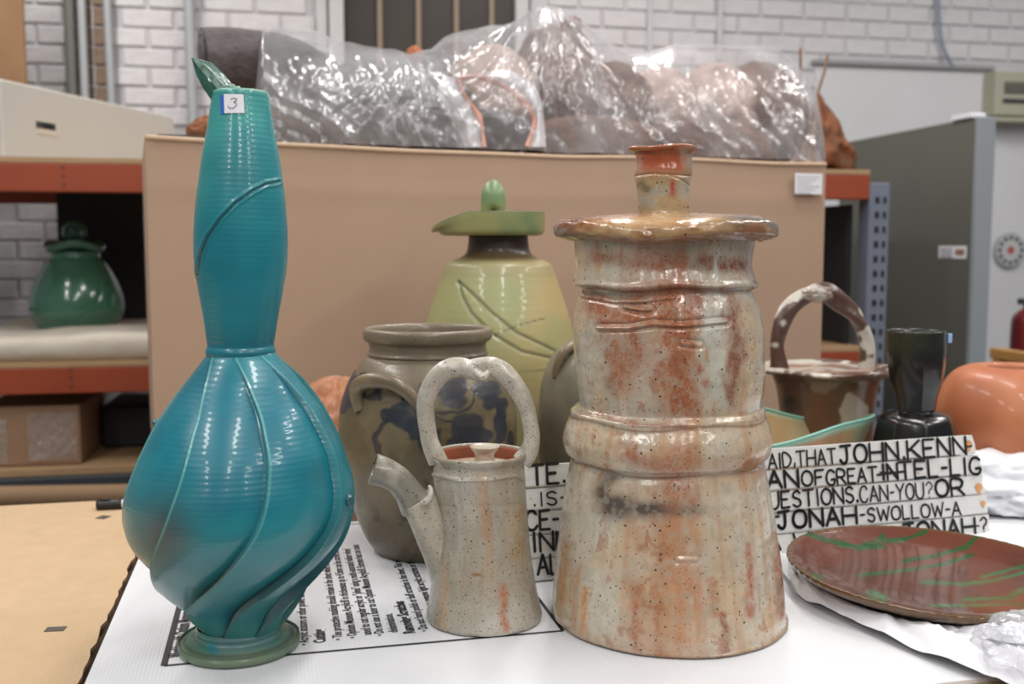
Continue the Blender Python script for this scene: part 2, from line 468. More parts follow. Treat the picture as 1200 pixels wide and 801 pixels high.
M_pane = mat('smoky_glass', (46, 38, 32), .5, var=.2, vscale=3)
edges = [win_l, wx(445), wx(490), wx(534), wx(575), win_r]
for i in range(5):
    MB().box(edges[i] + .012, edges[i + 1] - .012, -.010, -.005, .32, 2.65).build('pane', M_pane, win)
    if i: MB().box(edges[i] - .011, edges[i] + .011, -.03, -.004, .3, 2.7, .003).build('mullion', M_mull, win)
# vertical joint strips on the painted wall
for pxx in (760, 842):
    MB().box(wx(pxx) - .012, wx(pxx) + .012, -.022, .0, ledge_z if pxx > 800 else .3, 2.8, .004).build('wall_strip', M_wall, wall)

def wall_tube(name, pts, r, m, label, cat, v=-.03, group=None):
    P = [w.world(w.hit(px, py, v)) for px, py in pts]
    o = tube(name, P, r, m, ns=16, n=max(10, len(pts) * 6)); tag(o, label, cat, group); return o
def wall_pipe(px_top, px_bot, rad, m, label):
    s = wx(px_top, 0, -.05); s2 = wx(px_bot, 150, -.05)
    a = w.world(np.array([s - (s2 - s) * 1.0, -.05, 1.9])); zt = 1.9
    top = w.world(np.array([s, -.05, wz(px_top, 0, -.05)])); bot = w.world(np.array([s2, -.05, wz(px_bot, 150, -.05)]))
    d = bot - top
    p0 = top - d * 1.0; p1 = top + d * 3.6
    o = tube('conduit_pipe', [p0, (p0 + p1) / 2, p1], rad, m, ns=16, n=8); tag(o, label, 'pipe'); 
    return o
M_pipe = mat('painted_pipe', (166, 170, 174), .5, .2)
wall_pipe(80, 86, .021, mat('dark_pipe', (104, 104, 100), .6), 'dark grey pipe on the brick wall, leftmost of the vertical pipes')
wall_pipe(95, 101, .017, M_pipe, 'pale vertical pipe left of the strip of unpainted brown bricks')
wall_pipe(125, 132, .016, M_pipe, 'pale vertical pipe right of the strip of unpainted brown bricks')
wall_pipe(221, 226, .022, M_pipe, 'pale vertical pipe just left of the dark grey roll')
wall_tube('cable', [(1099, -20), (1100, 20), (1104, 52), (1116, 78)], .008, mat('grey_cable', (130, 140, 158), .5), 'thin grey cable hanging down the upper right wall', 'cable')
# cardboard sheet standing against the wall upper left
k = RK.hit(29, 60, .84)
zsh = RK.hit(80, 191)[2] + .017
o = MB().box(k[0] - .6, k[0], .84, .86, zsh, 1.75).build('brown_board', mat('brown_board', (146, 112, 80), .8, var=.08), loc=(RK.o[0], RK.o[1], 0))
o.rotation_euler = (0, 0, RK.a); tag(o, 'tall brown board standing against the wall in the upper left corner', 'board')

# thermostat box
a = w.hit(1163, 84, -.08); b = w.hit(1206, 137, -.08)
t = thing('control_box', 'beige wall box with dark grilles at the upper right', 'box', w.world(np.array([a[0], -.05, b[2]])), w.a)
W_, H_ = b[0] - a[0] + .03, a[2] - b[2]
M_beige = mat('beige_plastic', (170, 168, 150), .5)
MB().box(0, W_, -.06, .05, 0, H_, .006).build('casing', M_beige, t)
MB().box(-.01, W_ + .01, -.07, .05, -.03, -.008, .004).build('ledge', M_beige, t)
MB().box(.045, W_ - .01, -.064, -.055, H_ * .50, H_ * .76).build('grille', M_darksteel, t)
MB().box(.04, W_ - .01, -.064, -.055, H_ * .28, H_ * .38).build('grille', M_darksteel, t)
for i in range(4): MB().box(.045, W_ - .01, -.067, -.063, H_ * (.54 + i * .06), H_ * (.555 + i * .06)).build('louvre', M_beige, t)

# round dial on the wall
cc = w.hit(1184, 293, -.03); R = abs(w.hit(1166, 293, -.03)[0] - cc[0])
t = thing('wall_dial', 'round grey wall dial with black figures and a red centre', 'dial', w.world(np.array([cc[0], -.015, cc[2]])), w.a)
def disc(name, r, y0, y1, m, parent, cx=0, cz=0, n=40, r2=None):
    mb = MB(); V = []; r2 = r2 or r
    for y, rr in ((y0, r2), (y1, r)):
        V += [(cx + rr * math.cos(2 * math.pi * i / n), y, cz + rr * math.sin(2 * math.pi * i / n)) for i in range(n)]
    Fs = [tuple(range(n)), tuple(range(2 * n - 1, n - 1, -1))] + [(i, n + i, n + (i + 1) % n, (i + 1) % n) for i in range(n)]
    return mb.add(V, Fs).build(name, m, parent)
disc('casing', R, -.015, .0, mat('dial_grey', (158, 160, 164), .4), t)
disc('face', R * .9, -.018, -.014, mat('dial_face', (186, 186, 188), .5), t)
disc('centre_mark', R * .22, -.020, -.017, mat('dial_red', (176, 84, 76), .5), t)
mb = MB()
for i in range(12):
    a_ = 2 * math.pi * i / 12; c_, s_ = math.cos(a_), math.sin(a_)
    q = [(R * .62, -.022), (R * .82, -.022), (R * .82, .022), (R * .62, .022)]
    q = [(u, v_ * R * 5.0) for u, v_ in q]
    V = [(u * c_ - v_ * s_, -.0195, u * s_ + v_ * c_) for u, v_ in q]
    mb.add(V, [(0, 3, 2, 1)])
mb.build('figures', M_darksteel, t)

# ------------------------------------------------------------------ tall grey partition panel, right
pa = PY(985, 168, 4.5); pb = PY(1145, 137, 3.6)
ang = math.atan2(pb[1] - pa[1], pb[0] - pa[0]); Lp = math.hypot(pb[0] - pa[0], pb[1] - pa[1])
t = thing('metal_cabinet', 'tall olive grey metal cabinet side with a pale front edge', 'cabinet', (pa[0], pa[1], -.9), ang)
zt = (pa[2] + pb[2]) / 2 + .9
MB().box(0, Lp, 0, .055, 0, zt, .002).build('side_panel', M_greycab, t)
MB().box(Lp - .004, Lp + .02, -.004, .062, 0, zt, .004).build('front_edge', M_greyedge, t)
MB().box(0, Lp, .055, .06, 0, zt - .02).build('lining', M_greyedge, t)
CF = Fr(pa[0], pa[1], math.degrees(ang))
def cab(px, py):
    d = ray(px, py); n = CF.ey; tt = ((CF.o - CAM) @ n) / (d @ n); return CF.loc(CAM + d * tt)
q0, q1 = cab(1101, 288), cab(1133, 303)
lb = MB().box(q0[0], q1[0], -.003, -.001, q1[2] + .9, q0[2] + .9).build('paper_label', M_white, t)
MB().box(q0[0] + (q1[0] - q0[0]) * .62, q1[0] - .012, -.0042, -.003, q1[2] + .9 + .012, q0[2] + .9 - .012).build('printed_mark', mat('print_mark', (150, 110, 90), .6), lb)
mb = MB()
for i in range(3): mb.box(q0[0] + .012, q0[0] + (q1[0] - q0[0]) * .5, -.0040, -.003, q0[2] + .9 - .016 - i * .013, q0[2] + .9 - .012 - i * .013)
mb.build('printed_lines', M_ink, lb)
q = cab(1128, 140)
o = MB().box(q[0] - .05, q[0] + .06, -.012, .05, zt, zt + .018, .004).build('plastic_clip', M_white, t)
# far right: extinguisher and wooden frame
e = PY(1201, 409, 4.1)
t = thing('fire_extinguisher', 'dark red cylinder at the right edge in front of the wall', 'extinguisher', (e[0], e[1], e[2] - .12))
M_red = mat('red_enamel', (120, 30, 34), .35, coat=.3)
zz = e[2] - .12
lathe('cylinder', [(0, zz), (.05, zz), (.055, zz + .02), (.055, zz + .23), (.035, zz + .27), (.014, zz + .285), (.014, zz + .30), (0, zz + .30)], (e[0], e[1], zz), M_red, t, ns=32)
MB().box(-.035, .03, -.012, .012, .30, .325, .004).build('valve_lever', M_darksteel, t)
lathe('label_band', [(.0565, zz + .09), (.0565, zz + .19)], (e[0], e[1], zz), mat('label_green', (120, 128, 92), .5), t, ns=32, smooth_prof=False)
sh = MB().box(-.25, .25, -.15, .2, -.03, 0, .004).build('side_shelf', M_ply, loc=(e[0] + .12, e[1], zz - .001))
tag(sh, 'wooden shelf under the dark red cylinder at the right edge', 'shelf')
for s_ in (-1, 1): MB().box(s_ * .2 - .02, s_ * .2 + .02, -.12, .15, -.9 - zz, -.03).build('support', M_ply, sh)
P0 = PY(1166, 407, 3.3); P1 = PY(1215, 417, 3.1)
t = thing('wooden_frame', 'corner of a light wooden frame behind the orange pot', 'frame', (P0[0], P0[1], -.9), math.atan2(P1[1] - P0[1], P1[0] - P0[0]))
M_oak = mat('oak', (164, 122, 66), .55, var=.15, vscale=12, vstretch=(1, 8, 8))
zt = P0[2] + .9
MB().box(0, .5, -.02, .02, zt - .034, zt, .004).build('top_rail', M_oak, t)
MB().box(.012, .05, -.018, .018, 0, zt - .034, .004).build('leg', M_oak, t)
MB().box(.45, .49, -.018, .018, 0, zt - .034, .004).build('leg', M_oak, t)
MB().box(.05, .45, -.012, .012, zt - .3, zt - .26, .003).build('lower_rail', M_oak, t)

# ------------------------------------------------------------------ pallet rack behind
def rk(px, py, v=0.0): return RK.hit(px, py, v)
zU = rk(80, 191)[2]; zUb = rk(80, 225)[2]; zL = rk(80, 430)[2]; zLb = rk(80, 461)[2]
s0 = rk(0, 300)[0] - .35; s1 = rk(1017, 300)[0]
rack = thing('pallet_rack', 'orange beamed pallet rack with a slotted grey upright behind the carton', 'rack', (RK.o[0], RK.o[1], -.9), RK.a)
Z9 = .9
for zt_, zb_ in ((zU, zUb), (zL, zLb)):
    for y0 in (0.0, .86):
        mb = MB(); mb.box(s0, s1, y0, y0 + .04, zb_ + Z9, zt_ + Z9, .004)
        bo = mb.build('beam', M_orange, rack)
    MB().box(s0, s1, .0, .9, zt_ + Z9 + .001, zt_ + Z9 + .016).build('shelf_board', M_ply, rack)
# bolts on the front beams
for zt_, zb_ in ((zU, zUb), (zL, zLb)):
    s_ = rk(78, 300)[0]
    for i in range(3):
        MB().box(s_ - .003, s_ + .003, -.003, .001, zb_ + Z9 + .02 + i * .025, zb_ + Z9 + .026 + i * .025).build('rivet', M_darksteel, rack)
zD = rk(80, 556)[2]
MB().box(s0, s1, 0, .9, zD + Z9 - .0, zD + Z9 + .02).build('shelf_board', M_ply, rack)
MB().box(s0, s1, -.02, .03, zD + Z9 - .055, zD + Z9 - .002, .004).build('beam', mat('dark_grey_beam', (58, 62, 68), .5), rack)
for (ua, ub) in ((s1, s1 + .075), (s0 - .075, s0)):
    for y0 in (0.0, .82):
        up = MB().box(ua, ub, y0, y0 + .07, 0, rk(1024, 214)[2] + Z9 + .0, .003).build('upright', M_upright, rack)
        if y0 == 0.0:
            mb = MB()
            for i in range(30):
                z = .1 + i * .05
                if z < rk(1024, 214)[2] + Z9 - .03:
                    mb.box((ua + ub) / 2 - .016, (ua + ub) / 2 - .002, y0 - .002, y0 + .01, z, z + .022)
                    mb.box((ua + ub) / 2 + .014, (ua + ub) / 2 + .024, y0 - .002, y0 + .01, z, z + .022)
            mb.build('slots', M_black, up)
    for z in (.35, 1.1): MB().box(ua + .02, ub - .02, .07, .82, z, z + .03).build('cross_brace', M_upright, rack)
# white panel receding along the top shelf
A_ = PY(0, 93, 3.05); B_ = PY(204, 136, 3.93)
dx, dy = B_[0] - A_[0], B_[1] - A_[1]; Lw = math.hypot(dx, dy)
t = thing('white_panel', 'long white panel with a paper tag lying along the top shelf left', 'panel', (A_[0], A_[1], zU + .017), math.atan2(dy, dx))
hp = (A_[2] + B_[2]) / 2 - zU - .017
MB().box(0.0, Lw, 0, .05, 0, hp, .006).build('board', M_whitepanel, t)
PF = Fr(A_[0], A_[1], math.degrees(math.atan2(dy, dx)))
def pf(px, py): 
    d = ray(px, py); tt = ((PF.o - CAM) @ PF.ey) / (d @ PF.ey); return PF.loc(CAM + d * tt)
a, b = pf(43, 140), pf(68, 160)
tg = MB().box(a[0], b[0], -.003, -.0005, b[2] - zU - .017, a[2] - zU - .017).build('paper_tag', mat('tag_paper', (206, 198, 186), .8), t)
MB().box(a[0] + .02, a[0] + .08, -.005, -.003, b[2] - zU + .0, b[2] - zU + .02).build('dark_mark', M_darksteel, tg)
MB().box(b[0] - .1, b[0] - .03, -.005, -.003, b[2] - zU + .0, b[2] - zU + .02).build('dark_mark', M_darksteel, tg)
# cream cloth pad on the lower shelf
pa_ = rk(-60, 392, .02)[0]; pb_ = rk(178, 392, .02)[0]
n1, n2 = 80, 24
gs = np.linspace(pa_, pb_ + .4, n1); prof = [(.02, 0), (.0, .02), (.0, .055), (.02, .07), (.3, .072), (.6, .072), (.8, .07), (.82, 0)]
Pp = catmull(np.array(prof), n2); V = []
for i in range(n1):
    nz = vnoise(gs[i] * 7, Pp[:, 0] * 6, 0, 3) * .016
    V.append(np.c_[np.full(n2, gs[i]), Pp[:, 0] + .01 + .006 * vnoise(gs[i] * 12, 0, 0, 9), Pp[:, 1] * (1 - .10 * vnoise(gs[i] * 4, 1, 0, 5)) + nz * (Pp[:, 1] > .03)])
V = np.vstack(V); Fs = [(i * n2 + j, (i + 1) * n2 + j, (i + 1) * n2 + j + 1, i * n2 + j + 1) for i in range(n1 - 1) for j in range(n2 - 1)]
o = new_mesh('cloth_pad', V, Fs, M_foam, loc=(RK.o[0], RK.o[1], zL + .017)); o.rotation_euler = (0, 0, RK.a)
tag(o, 'cream cloth pad on the shelf under the dark green lidded jar', 'cloth')
# dark board behind the green jar
a = rk(66, 240, .7); b = rk(150, 240, .7)
o = MB().box(a[0], b[0] + .05, .0, .03, 0, zUb - zL - .03, .003).build('dark_panel', mat('near_black_board', (26, 26, 28), .7), loc=tuple(RK.world(np.array([0, .7, zL + .09]))))
o.rotation_euler = (0, 0, RK.a); tag(o, 'near black board standing behind the dark green lidded jar', 'board')
o = MB().box(s1 - .03, s1 - .01, .09, .80, 0, zUb - zL - .03, .003).build('dark_panel', mat('bay_shade_panel', (34, 34, 36), .7), loc=(RK.o[0], RK.o[1], zL + .017))  # dark panel added at the bay end to stand for the shaded rack interior
o.rotation_euler = (0, 0, RK.a); tag(o, 'added dark panel standing in for the shade in the rack bay between the carton and the slotted upright', 'board')
# taped carton on the lowest shelf
a = rk(-30, 476, .05); b = rk(93, 476, .05)
t = thing('cardboard_box', 'small brown carton with shiny clear tape on the lowest shelf left', 'box', RK.world(np.array([a[0], .05, zD + .021])), RK.a)
hb = rk(50, 476, .05)[2] - zD - .021
MB().box(0, b[0] - a[0], 0, .35, 0, hb, .006).build('carton', mat('carton_brown', (150, 118, 92), .75, var=.06), t)
TM = film_mat('packing_tape', .25, (230, 225, 220), .12, 60)
n1, n2 = 46, 20; wd = b[0] - a[0]
for (u0, u1, v0, v1) in ((.02, .3, .05, .8), (.5, .97, .1, .9)):
    V = []
    for i in range(n1):
        for j in range(n2):
            u = u0 + (u1 - u0) * i / (n1 - 1); v = v0 + (v1 - v0) * j / (n2 - 1)
            V.append((u * wd, -.004 - .008 * float(vnoise(u * 40, v * 14, 0, 4)), v * hb))
    new_mesh('tape', V, [(i * n2 + j, (i + 1) * n2 + j, (i + 1) * n2 + j + 1, i * n2 + j + 1) for i in range(n1 - 1) for j in range(n2 - 1)], TM, t)
a = rk(95, 470, .3); b = rk(160, 470, .3)
o = MB().box(a[0] + .06, b[0] + .1, 0, .3, 0, .14, .01).build('dark_crate', mat('dark_crate_plastic', (38, 38, 42), .5), loc=tuple(RK.world(np.array([0, .3, zD + .021]))))
o.rotation_euler = (0, 0, RK.a); tag(o, 'dark crate on the lowest shelf right of the taped carton', 'crate')
# kraft tube in front of the rack, low
a = PY(-60, 583, 2.75); b = PY(300, 577, 2.85)
o = tube('cardboard_tube', [a, (a + b) / 2, b], .03, mat('kraft_tube', (140, 112, 84), .8), ns=24, n=10); tag(o, 'brown cardboard tube lying low behind the table at left', 'tube')
ta = thing('side_trestle', 'dark low stand carrying the brown tube behind the table', 'stand', (a[0] + .5, a[1] + .04, -.9))
for q in (-.4, .9): MB().box(q, q + .04, -.06, .06, 0, a[2] + .9 - .03, .003).build('leg', M_darksteel, ta)
MB().box(-.45, 1.0, -.06, .06, a[2] + .9 - .045, a[2] + .9 - .031, .002).build('top_rail', M_darksteel, ta)
# rusty lump on the rack shelf at right
c_ = PY(966, 190, 3.62)
t = blob('clay_sculpture', (0, 0, .115), (.095, .07, .12), M_rust, seed=4, amp=.35, freq=2.2, seg=40, crease=1.2)
me = t.data
for v in me.vertices:
    k_ = max(0, (v.co.z) / .24); v.co.x = v.co.x * (1.15 - .85 * k_) - .03 * k_; v.co.y *= (1.1 - .6 * k_); v.co.z = max(v.co.z, 0.0) * 1.0
t.location = (c_[0] + .005, c_[1], zU + .016); tag(t, 'rust brown pointed lump on the rack shelf beyond the plastic cover', 'sculpture')

# ------------------------------------------------------------------ big carton behind the pots
zB = .66 
zB = PY(170, 160, 1.98)[2]
bw = BX.loc(PY(968, 192, c2y))[0]
t = thing('large_cardboard_box', 'large plain brown carton standing behind the pots', 'box', (BX.o[0], BX.o[1], 0.0), BX.a)
def panel_grid(fn, n1, n2):
    V = [fn(i / (n1 - 1), j / (n2 - 1)) for i in range(n1) for j in range(n2)]
    return V, [(i * n2 + j, (i + 1) * n2 + j, (i + 1) * n2 + j + 1, i * n2 + j + 1) for i in range(n1 - 1) for j in range(n2 - 1)]
DB = .66
def bulge(u, v): return -.010 * math.sin(math.pi * u) * math.sin(math.pi * v) + .003 * float(vnoise(u * 7, v * 4, 0, 2)) - .0015 * math.exp(-((v - .86) / .015) ** 2) * 2
topsag = lambda u: -.009 * u -.005 * math.sin(math.pi * min(1, u * 1.3)) + .004 * float(vnoise(u * 9, 0, 0, 8))
V, Fs = panel_grid(lambda u, v: (u * bw, bulge(u, v) if 0 < v < 1 and 0 < u < 1 else 0, v * (zB + topsag(u))), 90, 40)
mb = MB(); mb.add(V, Fs)
mb.build('front_panel', M_card, t, True)
MB().box(0, .005, .001, DB, 0, zB - .003).build('side_panel', M_card, t)
MB().box(bw - .005, bw, .001, DB, 0, zB - .003).build('side_panel', M_card, t)
MB().box(.005, bw - .005, DB - .005, DB, 0, zB - .003).build('back_panel', M_card, t)
V, Fs = panel_grid(lambda u, v: (u * bw, v * DB, zB + (topsag(u) if v < .5 else 0) - .0005), 60, 8)
MB().add(V, Fs).build('top_panel', M_card, t, True)
M_fold = mat('cardboard_fold', (194, 166, 140), .75, var=.05, vscale=20)
tube('folded_edge', [(u * bw, .002, zB + topsag(u) - .004) for u in np.linspace(0, 1, 40)], .0055, M_fold, t, ns=10, n=80)
a, b = BX.hit(928, 203), BX.hit(959, 228)
lb = MB().box(a[0], b[0], -.014, -.0125, b[2], a[2]).build('address_label', M_white, t)
lb.rotation_euler = (0, 0, 0)
mb = MB()
for i in range(6):
    z = a[2] - .008 - i * .0075; mb.box(a[0] + .006, b[0] - (.008 + .012 * (i % 3)), -.0146, -.0138, z - .0015, z)
mb.build('printed_lines', mat('grey_print', (150, 150, 158), .6), lb)
# table behind, that carries it
t = thing('trestle_table', 'back table hidden behind the pots, carrying the large carton', 'table', (BX.o[0], BX.o[1], -.9), BX.a)
M_tabl = mat('brown_tabletop', (92, 72, 56), .6, var=.12, vscale=6, bump=.1)
MB().box(.02, bw + .1, -.005, DB + .1, .865, .899, .004).build('tabletop', M_tabl, t)
for q in (.08, bw): 
    for r_ in (.05, DB): MB().box(q, q + .04, r_, r_ + .04, 0, .865, .003).build('leg', M_darksteel, t)

# things on the carton ------------------------------------------------
def bx(px, py, v): return BX.hit(px, py, v)
def bworld(p): return BX.world(np.array(p))
# grey felt roll
rt_, rb_ = bx(270, 31, .3)[2], bx(270, 108, .3)[2]; rr = (rt_ - rb_) / 2; zc = (rt_ + rb_) / 2
def roll_fn(tt, ang): return 1 + .04 * np.sin(ang * 3 + tt * 6) + .02 * np.sin(ang * 7 + 2)
sa, sb = bx(238, 68, .30)[0], bx(372, 68, .30)[0]
pts = [bworld((sa, .30, zc - .004)), bworld((sa + (sb - sa) * .35, .31, zc + .002)), bworld((sa + (sb - sa) * .7, .32, zc - .006)), bworld((sb, .33, zc - .02))]
V, Fs = tube_arrays(pts, [rr * .94, rr * 1.0, rr * .97, rr * .75], ns=64, n=60, fn=roll_fn)
og = pts[0].copy(); og[2] = zB
t = thing('felt_roll', 'dark grey felt roll sticking out left of the plastic cover', 'roll', og)
new_mesh('felt', V - og, Fs, M_felt, t)
ss = np.linspace(0, 1, 60); ce = pts[0] - BX.ex * .002
V, Fs = tube_arrays([ce + BX.ey * math.cos(a * 16) * rr * .85 * (1 - a * .9) + np.array([0, 0, math.sin(a * 16) * rr * .85 * (1 - a * .9)]) for a in ss], .0045, ns=8, n=160)
new_mesh('rolled_edge', V - og, Fs, M_felt, t)
# black strap and small brown lump at the left of the carton top
a = bx(182, 158, .1); b = bx(236, 158, .1)
o = MB().box(0, b[0] - a[0] + .04, 0, .05, 0, .016, .006).build('black_tool', M_black, loc=tuple(bworld((a[0], .1, zB + .001)))); o.rotation_euler = (0, 0, BX.a)
tag(o, 'flat black strip lying on the carton behind the turquoise vase', 'strip')
c_ = bx(243, 150, .22)
o = blob('clay_lump', (0, 0, .03), (.045, .04, .035), M_rust, seed=11, amp=.2); o.location = tuple(bworld((c_[0], .2, zB + .001)))
tag(o, 'small orange brown lump on the carton behind the vase mouth', 'lump')

# lumps under the plastic: (px, top py, depth v, rx, ry, material, seed)
LUMPS = [
    (420, 70, .30, .16, .13, M_felt, 1), (500, 82, .34, .15, .12, M_felt, 2), (360, 62, .30, .12, .12, M_felt, 3),
    (575, 62, .34, .13, .11, M_clay2, 4), (636, 36, .36, .07, .07, M_clay, 5), (648, 92, .28, .12, .12, M_clay, 6),
    (715, 84, .30, .12, .12, M_clay, 7), (770, 70, .30, .12, .13, M_clay2, 8), (835, 72, .32, .13, .12, M_clay2, 9),
    (885, 68, .34, .12, .12, M_clay, 10), (925, 92, .30, .10, .12, M_clay, 12), (700, 120, .20, .20, .10, M_clay, 13),
    (830, 120, .20, .22, .10, M_clay, 14), (470, 120, .20, .22, .10, M_felt, 15), (580, 125, .18, .12, .08, M_felt, 16)]
RIDGE = [(300, 108), (308, 42), (318, 38), (345, 40), (372, 44), (400, 54), (425, 60), (455, 64), (480, 68), (505, 64), (520, 50), (540, 43), (566, 38), (590, 36), (612, 26), (630, 14), (642, 12), (655, 16), (668, 26), (690, 38), (715, 58), (740, 68), (765, 64), (790, 58), (820, 57), (850, 60), (880, 57), (902, 60), (925, 72), (942, 92), (955, 120), (962, 150), (966, 185)]
rp_ = [bx(x, y, .30) for x, y in RIDGE]; rs = np.array([p[0] for p in rp_]); rz = np.array([p[2] for p in rp_])
rs = np.maximum.accumulate(rs + np.arange(len(rs)) * 1e-6)
ngrp = {M_felt.name: ('felt_bundle', 'rumpled grey felt bundle under the plastic cover', 'bundle'),
        M_clay.name: ('clay_sculpture', 'brown clay figure part under the plastic cover', 'sculpture'),
        M_clay2.name: ('clay_sculpture', 'pale clay figure part under the plastic cover', 'sculpture')}
where = {1: 'beside the grey roll', 2: 'below the dark window', 3: 'at its left end', 4: 'right of the orange lump', 5: 'making its highest peak',
         6: 'just below the peak', 7: 'right of the peak', 8: 'above the brown jar lid', 9: 'in its right half', 10: 'near its right end', 12: 'at its right end',
         13: 'low behind the jar lid knob', 14: 'low in its right half', 15: 'low behind the green jar lid', 16: 'low beside the pink edged opening'}
for (px, py, v, rx, ry, m, sd) in LUMPS:
    lowf = py > 110; v = .15 if lowf else .36
    top = float(np.interp(bx(px, py, .30)[0], rs, rz)) - .025; hz = max((top - zB) / 2, .03)
    if lowf: hz = .05
    s_ = min(bx(px, py, v)[0], rs[-1] - .15)
    nm, lb_, ct = ngrp[m.name]
    o = blob(nm, (0, 0, hz), (rx * (.84 if not lowf else .8), .135 if not lowf else .055, hz * .95), m, seed=sd, amp=.10, freq=2.4, seg=36, crease=1.0)
    o.location = tuple(bworld((s_, v, zB + .001))); o.rotation_euler = (0, 0, BX.a)
    tag(o, lb_ + ' ' + where[sd], ct, 'lumps under the plastic cover')
# the plastic sheet: a ridge line with folds falling from it to the front and to the back
NX, NY = 420, 170
S = np.linspace(rs[0], rs[-1], NX)[:, None]; Tt = np.linspace(-1, 1, NY)[None]
hz = (np.interp(S, rs, rz) - zB)
hz = hz + .006 * (vnoise(S * 30, 0, 0, 4) - .5)
endc = np.minimum(1, np.minimum((S - rs[0]) / .03 + .55, (rs[-1] - S) / .05 + .35))
A_h = .262 * np.clip(endc, .3, 1)
sn, cs_ = np.sin(Tt * math.pi / 2), np.cos(Tt * math.pi / 2)
v_ = .30 - A_h * np.sign(sn) * np.abs(sn) ** .85
z_ = hz * np.maximum(cs_, 0) ** .8
shl = (bx(320, 100, .3)[0] - bx(320, 100, 0)[0]) / .3; shr = (bx(960, 120, .3)[0] - bx(960, 120, 0)[0]) / .3
shear = shl + (shr - shl) * (S - rs[0]) / (rs[-1] - rs[0])
s_ = S - shear * (.30 - np.maximum(v_, 0))
pk = bx(642, 14, .3); dpx = (S + 0 * Tt - pk[0]); dz_ = np.maximum(pk[2] - zB - z_, 0) + .02
fan = np.arctan2(dpx, dz_)
wf = np.exp(-(dpx / .30) ** 2)
pk2 = bx(455, 66, .3)[0]; fan2 = np.arctan2(s_ - pk2, np.maximum(.16 - z_, 0) + .05); wf2 = np.exp(-((s_ - pk2) / .2) ** 2)
def rid(x, y, sd): return 1 - np.abs(fbm(x, y, 0, 3, sd) * 2 - 1) * 2.2
wob = .5 * (vnoise(s_ * 7, z_ * 9, 3, 2) - .5)
f1 = rid(fan * 5.0 + wob, z_ * 3, 11); f2 = rid(S * 13 + wob * 3 + z_ * 9, z_ * 4 + 4, 12); f3 = rid(s_ * 26, z_ * 26 + s_ * 8, 13); f4 = rid(s_ * 60 + z_ * 30, z_ * 70, 14)
f5 = rid(fan2 * 4 + wob, z_ * 3, 17)
low_ = 1 - np.abs(cs_) ** 1.5
D = .030 * f1 * wf + .022 * f2 * (1 - .6 * wf) + .018 * f5 * wf2 + .006 * f3 + .0022 * f4
D = D * (.35 + .75 * low_)
nv_, nz_ = -sn * .9, .35 * cs_
v_ = v_ + D * nv_ * (1.0) + .02 * (1 - low_) * (f2 - .4) * .5; z_ = z_ + D * nz_ * .6
s_ = s_ + .012 * (f3 - .4) * low_
v_ = np.clip(v_, .008, .63); z_ = np.maximum(z_, .001)
X = np.stack([s_, v_, z_], -1)
i = np.arange(NX - 1)[:, None]; j = np.arange(NY - 1)[None]
Fs = np.stack([i * NY + j, (i + 1) * NY + j, (i + 1) * NY + j + 1, i * NY + j + 1], -1).reshape(-1, 4)
pc = new_mesh('plastic_sheet', X.reshape(-1, 3), Fs, M_film, loc=(BX.o[0], BX.o[1], zB)); pc.rotation_euler = (0, 0, BX.a)
tag(pc, 'clear crumpled plastic sheet draped over the bundles on the carton', 'plastic sheet')
# white bag mouth with a pink edge in front of the sheet
M_pink = mat('pink_edge', (206, 150, 134), .5, bump=.3)
loop = [(538, 92), (560, 90), (588, 100), (612, 118), (626, 140), (618, 172)]
loop2 = [(536, 92), (545, 112), (562, 138), (568, 172)]
t = thing('plastic_bag', 'white plastic bag with a pink edged opening on the plastic cover', 'bag', bworld((bx(580, 130, .0)[0], .06, zB)), BX.a)
og = bx(580, 130, 0); 
def bagv(y): return .012 + max(0, (172 - y)) / 80 * .045
def bl(px, py, v): p = bx(px, py, v); return np.array([p[0] - og[0], v - .06, p[2] - zB])
def ribbon(name, pts, wdt, m, parent):
    Q = catmull([bl(*p) for p in pts], 50); T = np.gradient(Q, axis=0); T /= np.linalg.norm(T, axis=1)[:, None]
    n_ = np.cross(T, np.array([0, 1.0, 0])); n_ /= np.linalg.norm(n_, axis=1)[:, None] + 1e-9
    wv = wdt * (.6 + .8 * vnoise(np.linspace(0, 8, 50), 0, 0, 6))[:, None]
    dy_ = np.array([0, .006, 0])
    V = np.stack([Q - n_ * wv, Q - dy_, Q + n_ * wv], 1).reshape(-1, 3)
    Fs_ = [(3 * i + c, 3 * i + c + 1, 3 * i + c + 4, 3 * i + c + 3) for i in range(49) for c in (0, 1)]
    return new_mesh(name, V, Fs_, m, parent)
ribbon('pink_edge', [(x, y, bagv(y) - .006) for x, y in loop], .0065, M_pink, t)
ribbon('pink_edge', [(x, y, bagv(y) - .006) for x, y in loop2], .005, M_pink, t)
bagm = film_mat('white_bag_film', .75, (238, 238, 242), .25, 30)
def bag_patch(L1, L2, n1=40, n2=16, seed=3, v=.03):
    a = catmull(np.array(L1, float), n1); b = catmull(np.array(L2, float), n1); V = []
    for i in range(n1):
        for j in range(n2):
            s_ = j / (n2 - 1); p = a[i] * (1 - s_) + b[i] * s_
            V.append(bl(p[0], p[1], bagv(p[1]) - .02 * math.sin(math.pi * s_) + .014 * float(vnoise(p[0] / 9, p[1] / 14, 0, seed))))
    return V, [(i * n2 + j, (i + 1) * n2 + j, (i + 1) * n2 + j + 1, i * n2 + j + 1) for i in range(n1 - 1) for j in range(n2 - 1)]
V, Fs = bag_patch([(534, 90), (560, 86), (600, 84), (632, 110), (640, 172)], loop, seed=3); new_mesh('bag_fold', V, Fs, bagm, t)
V, Fs = bag_patch([(520, 88), (512, 110), (530, 140), (545, 172)], loop2, n1=30); new_mesh('bag_fold', V, Fs, bagm, t)
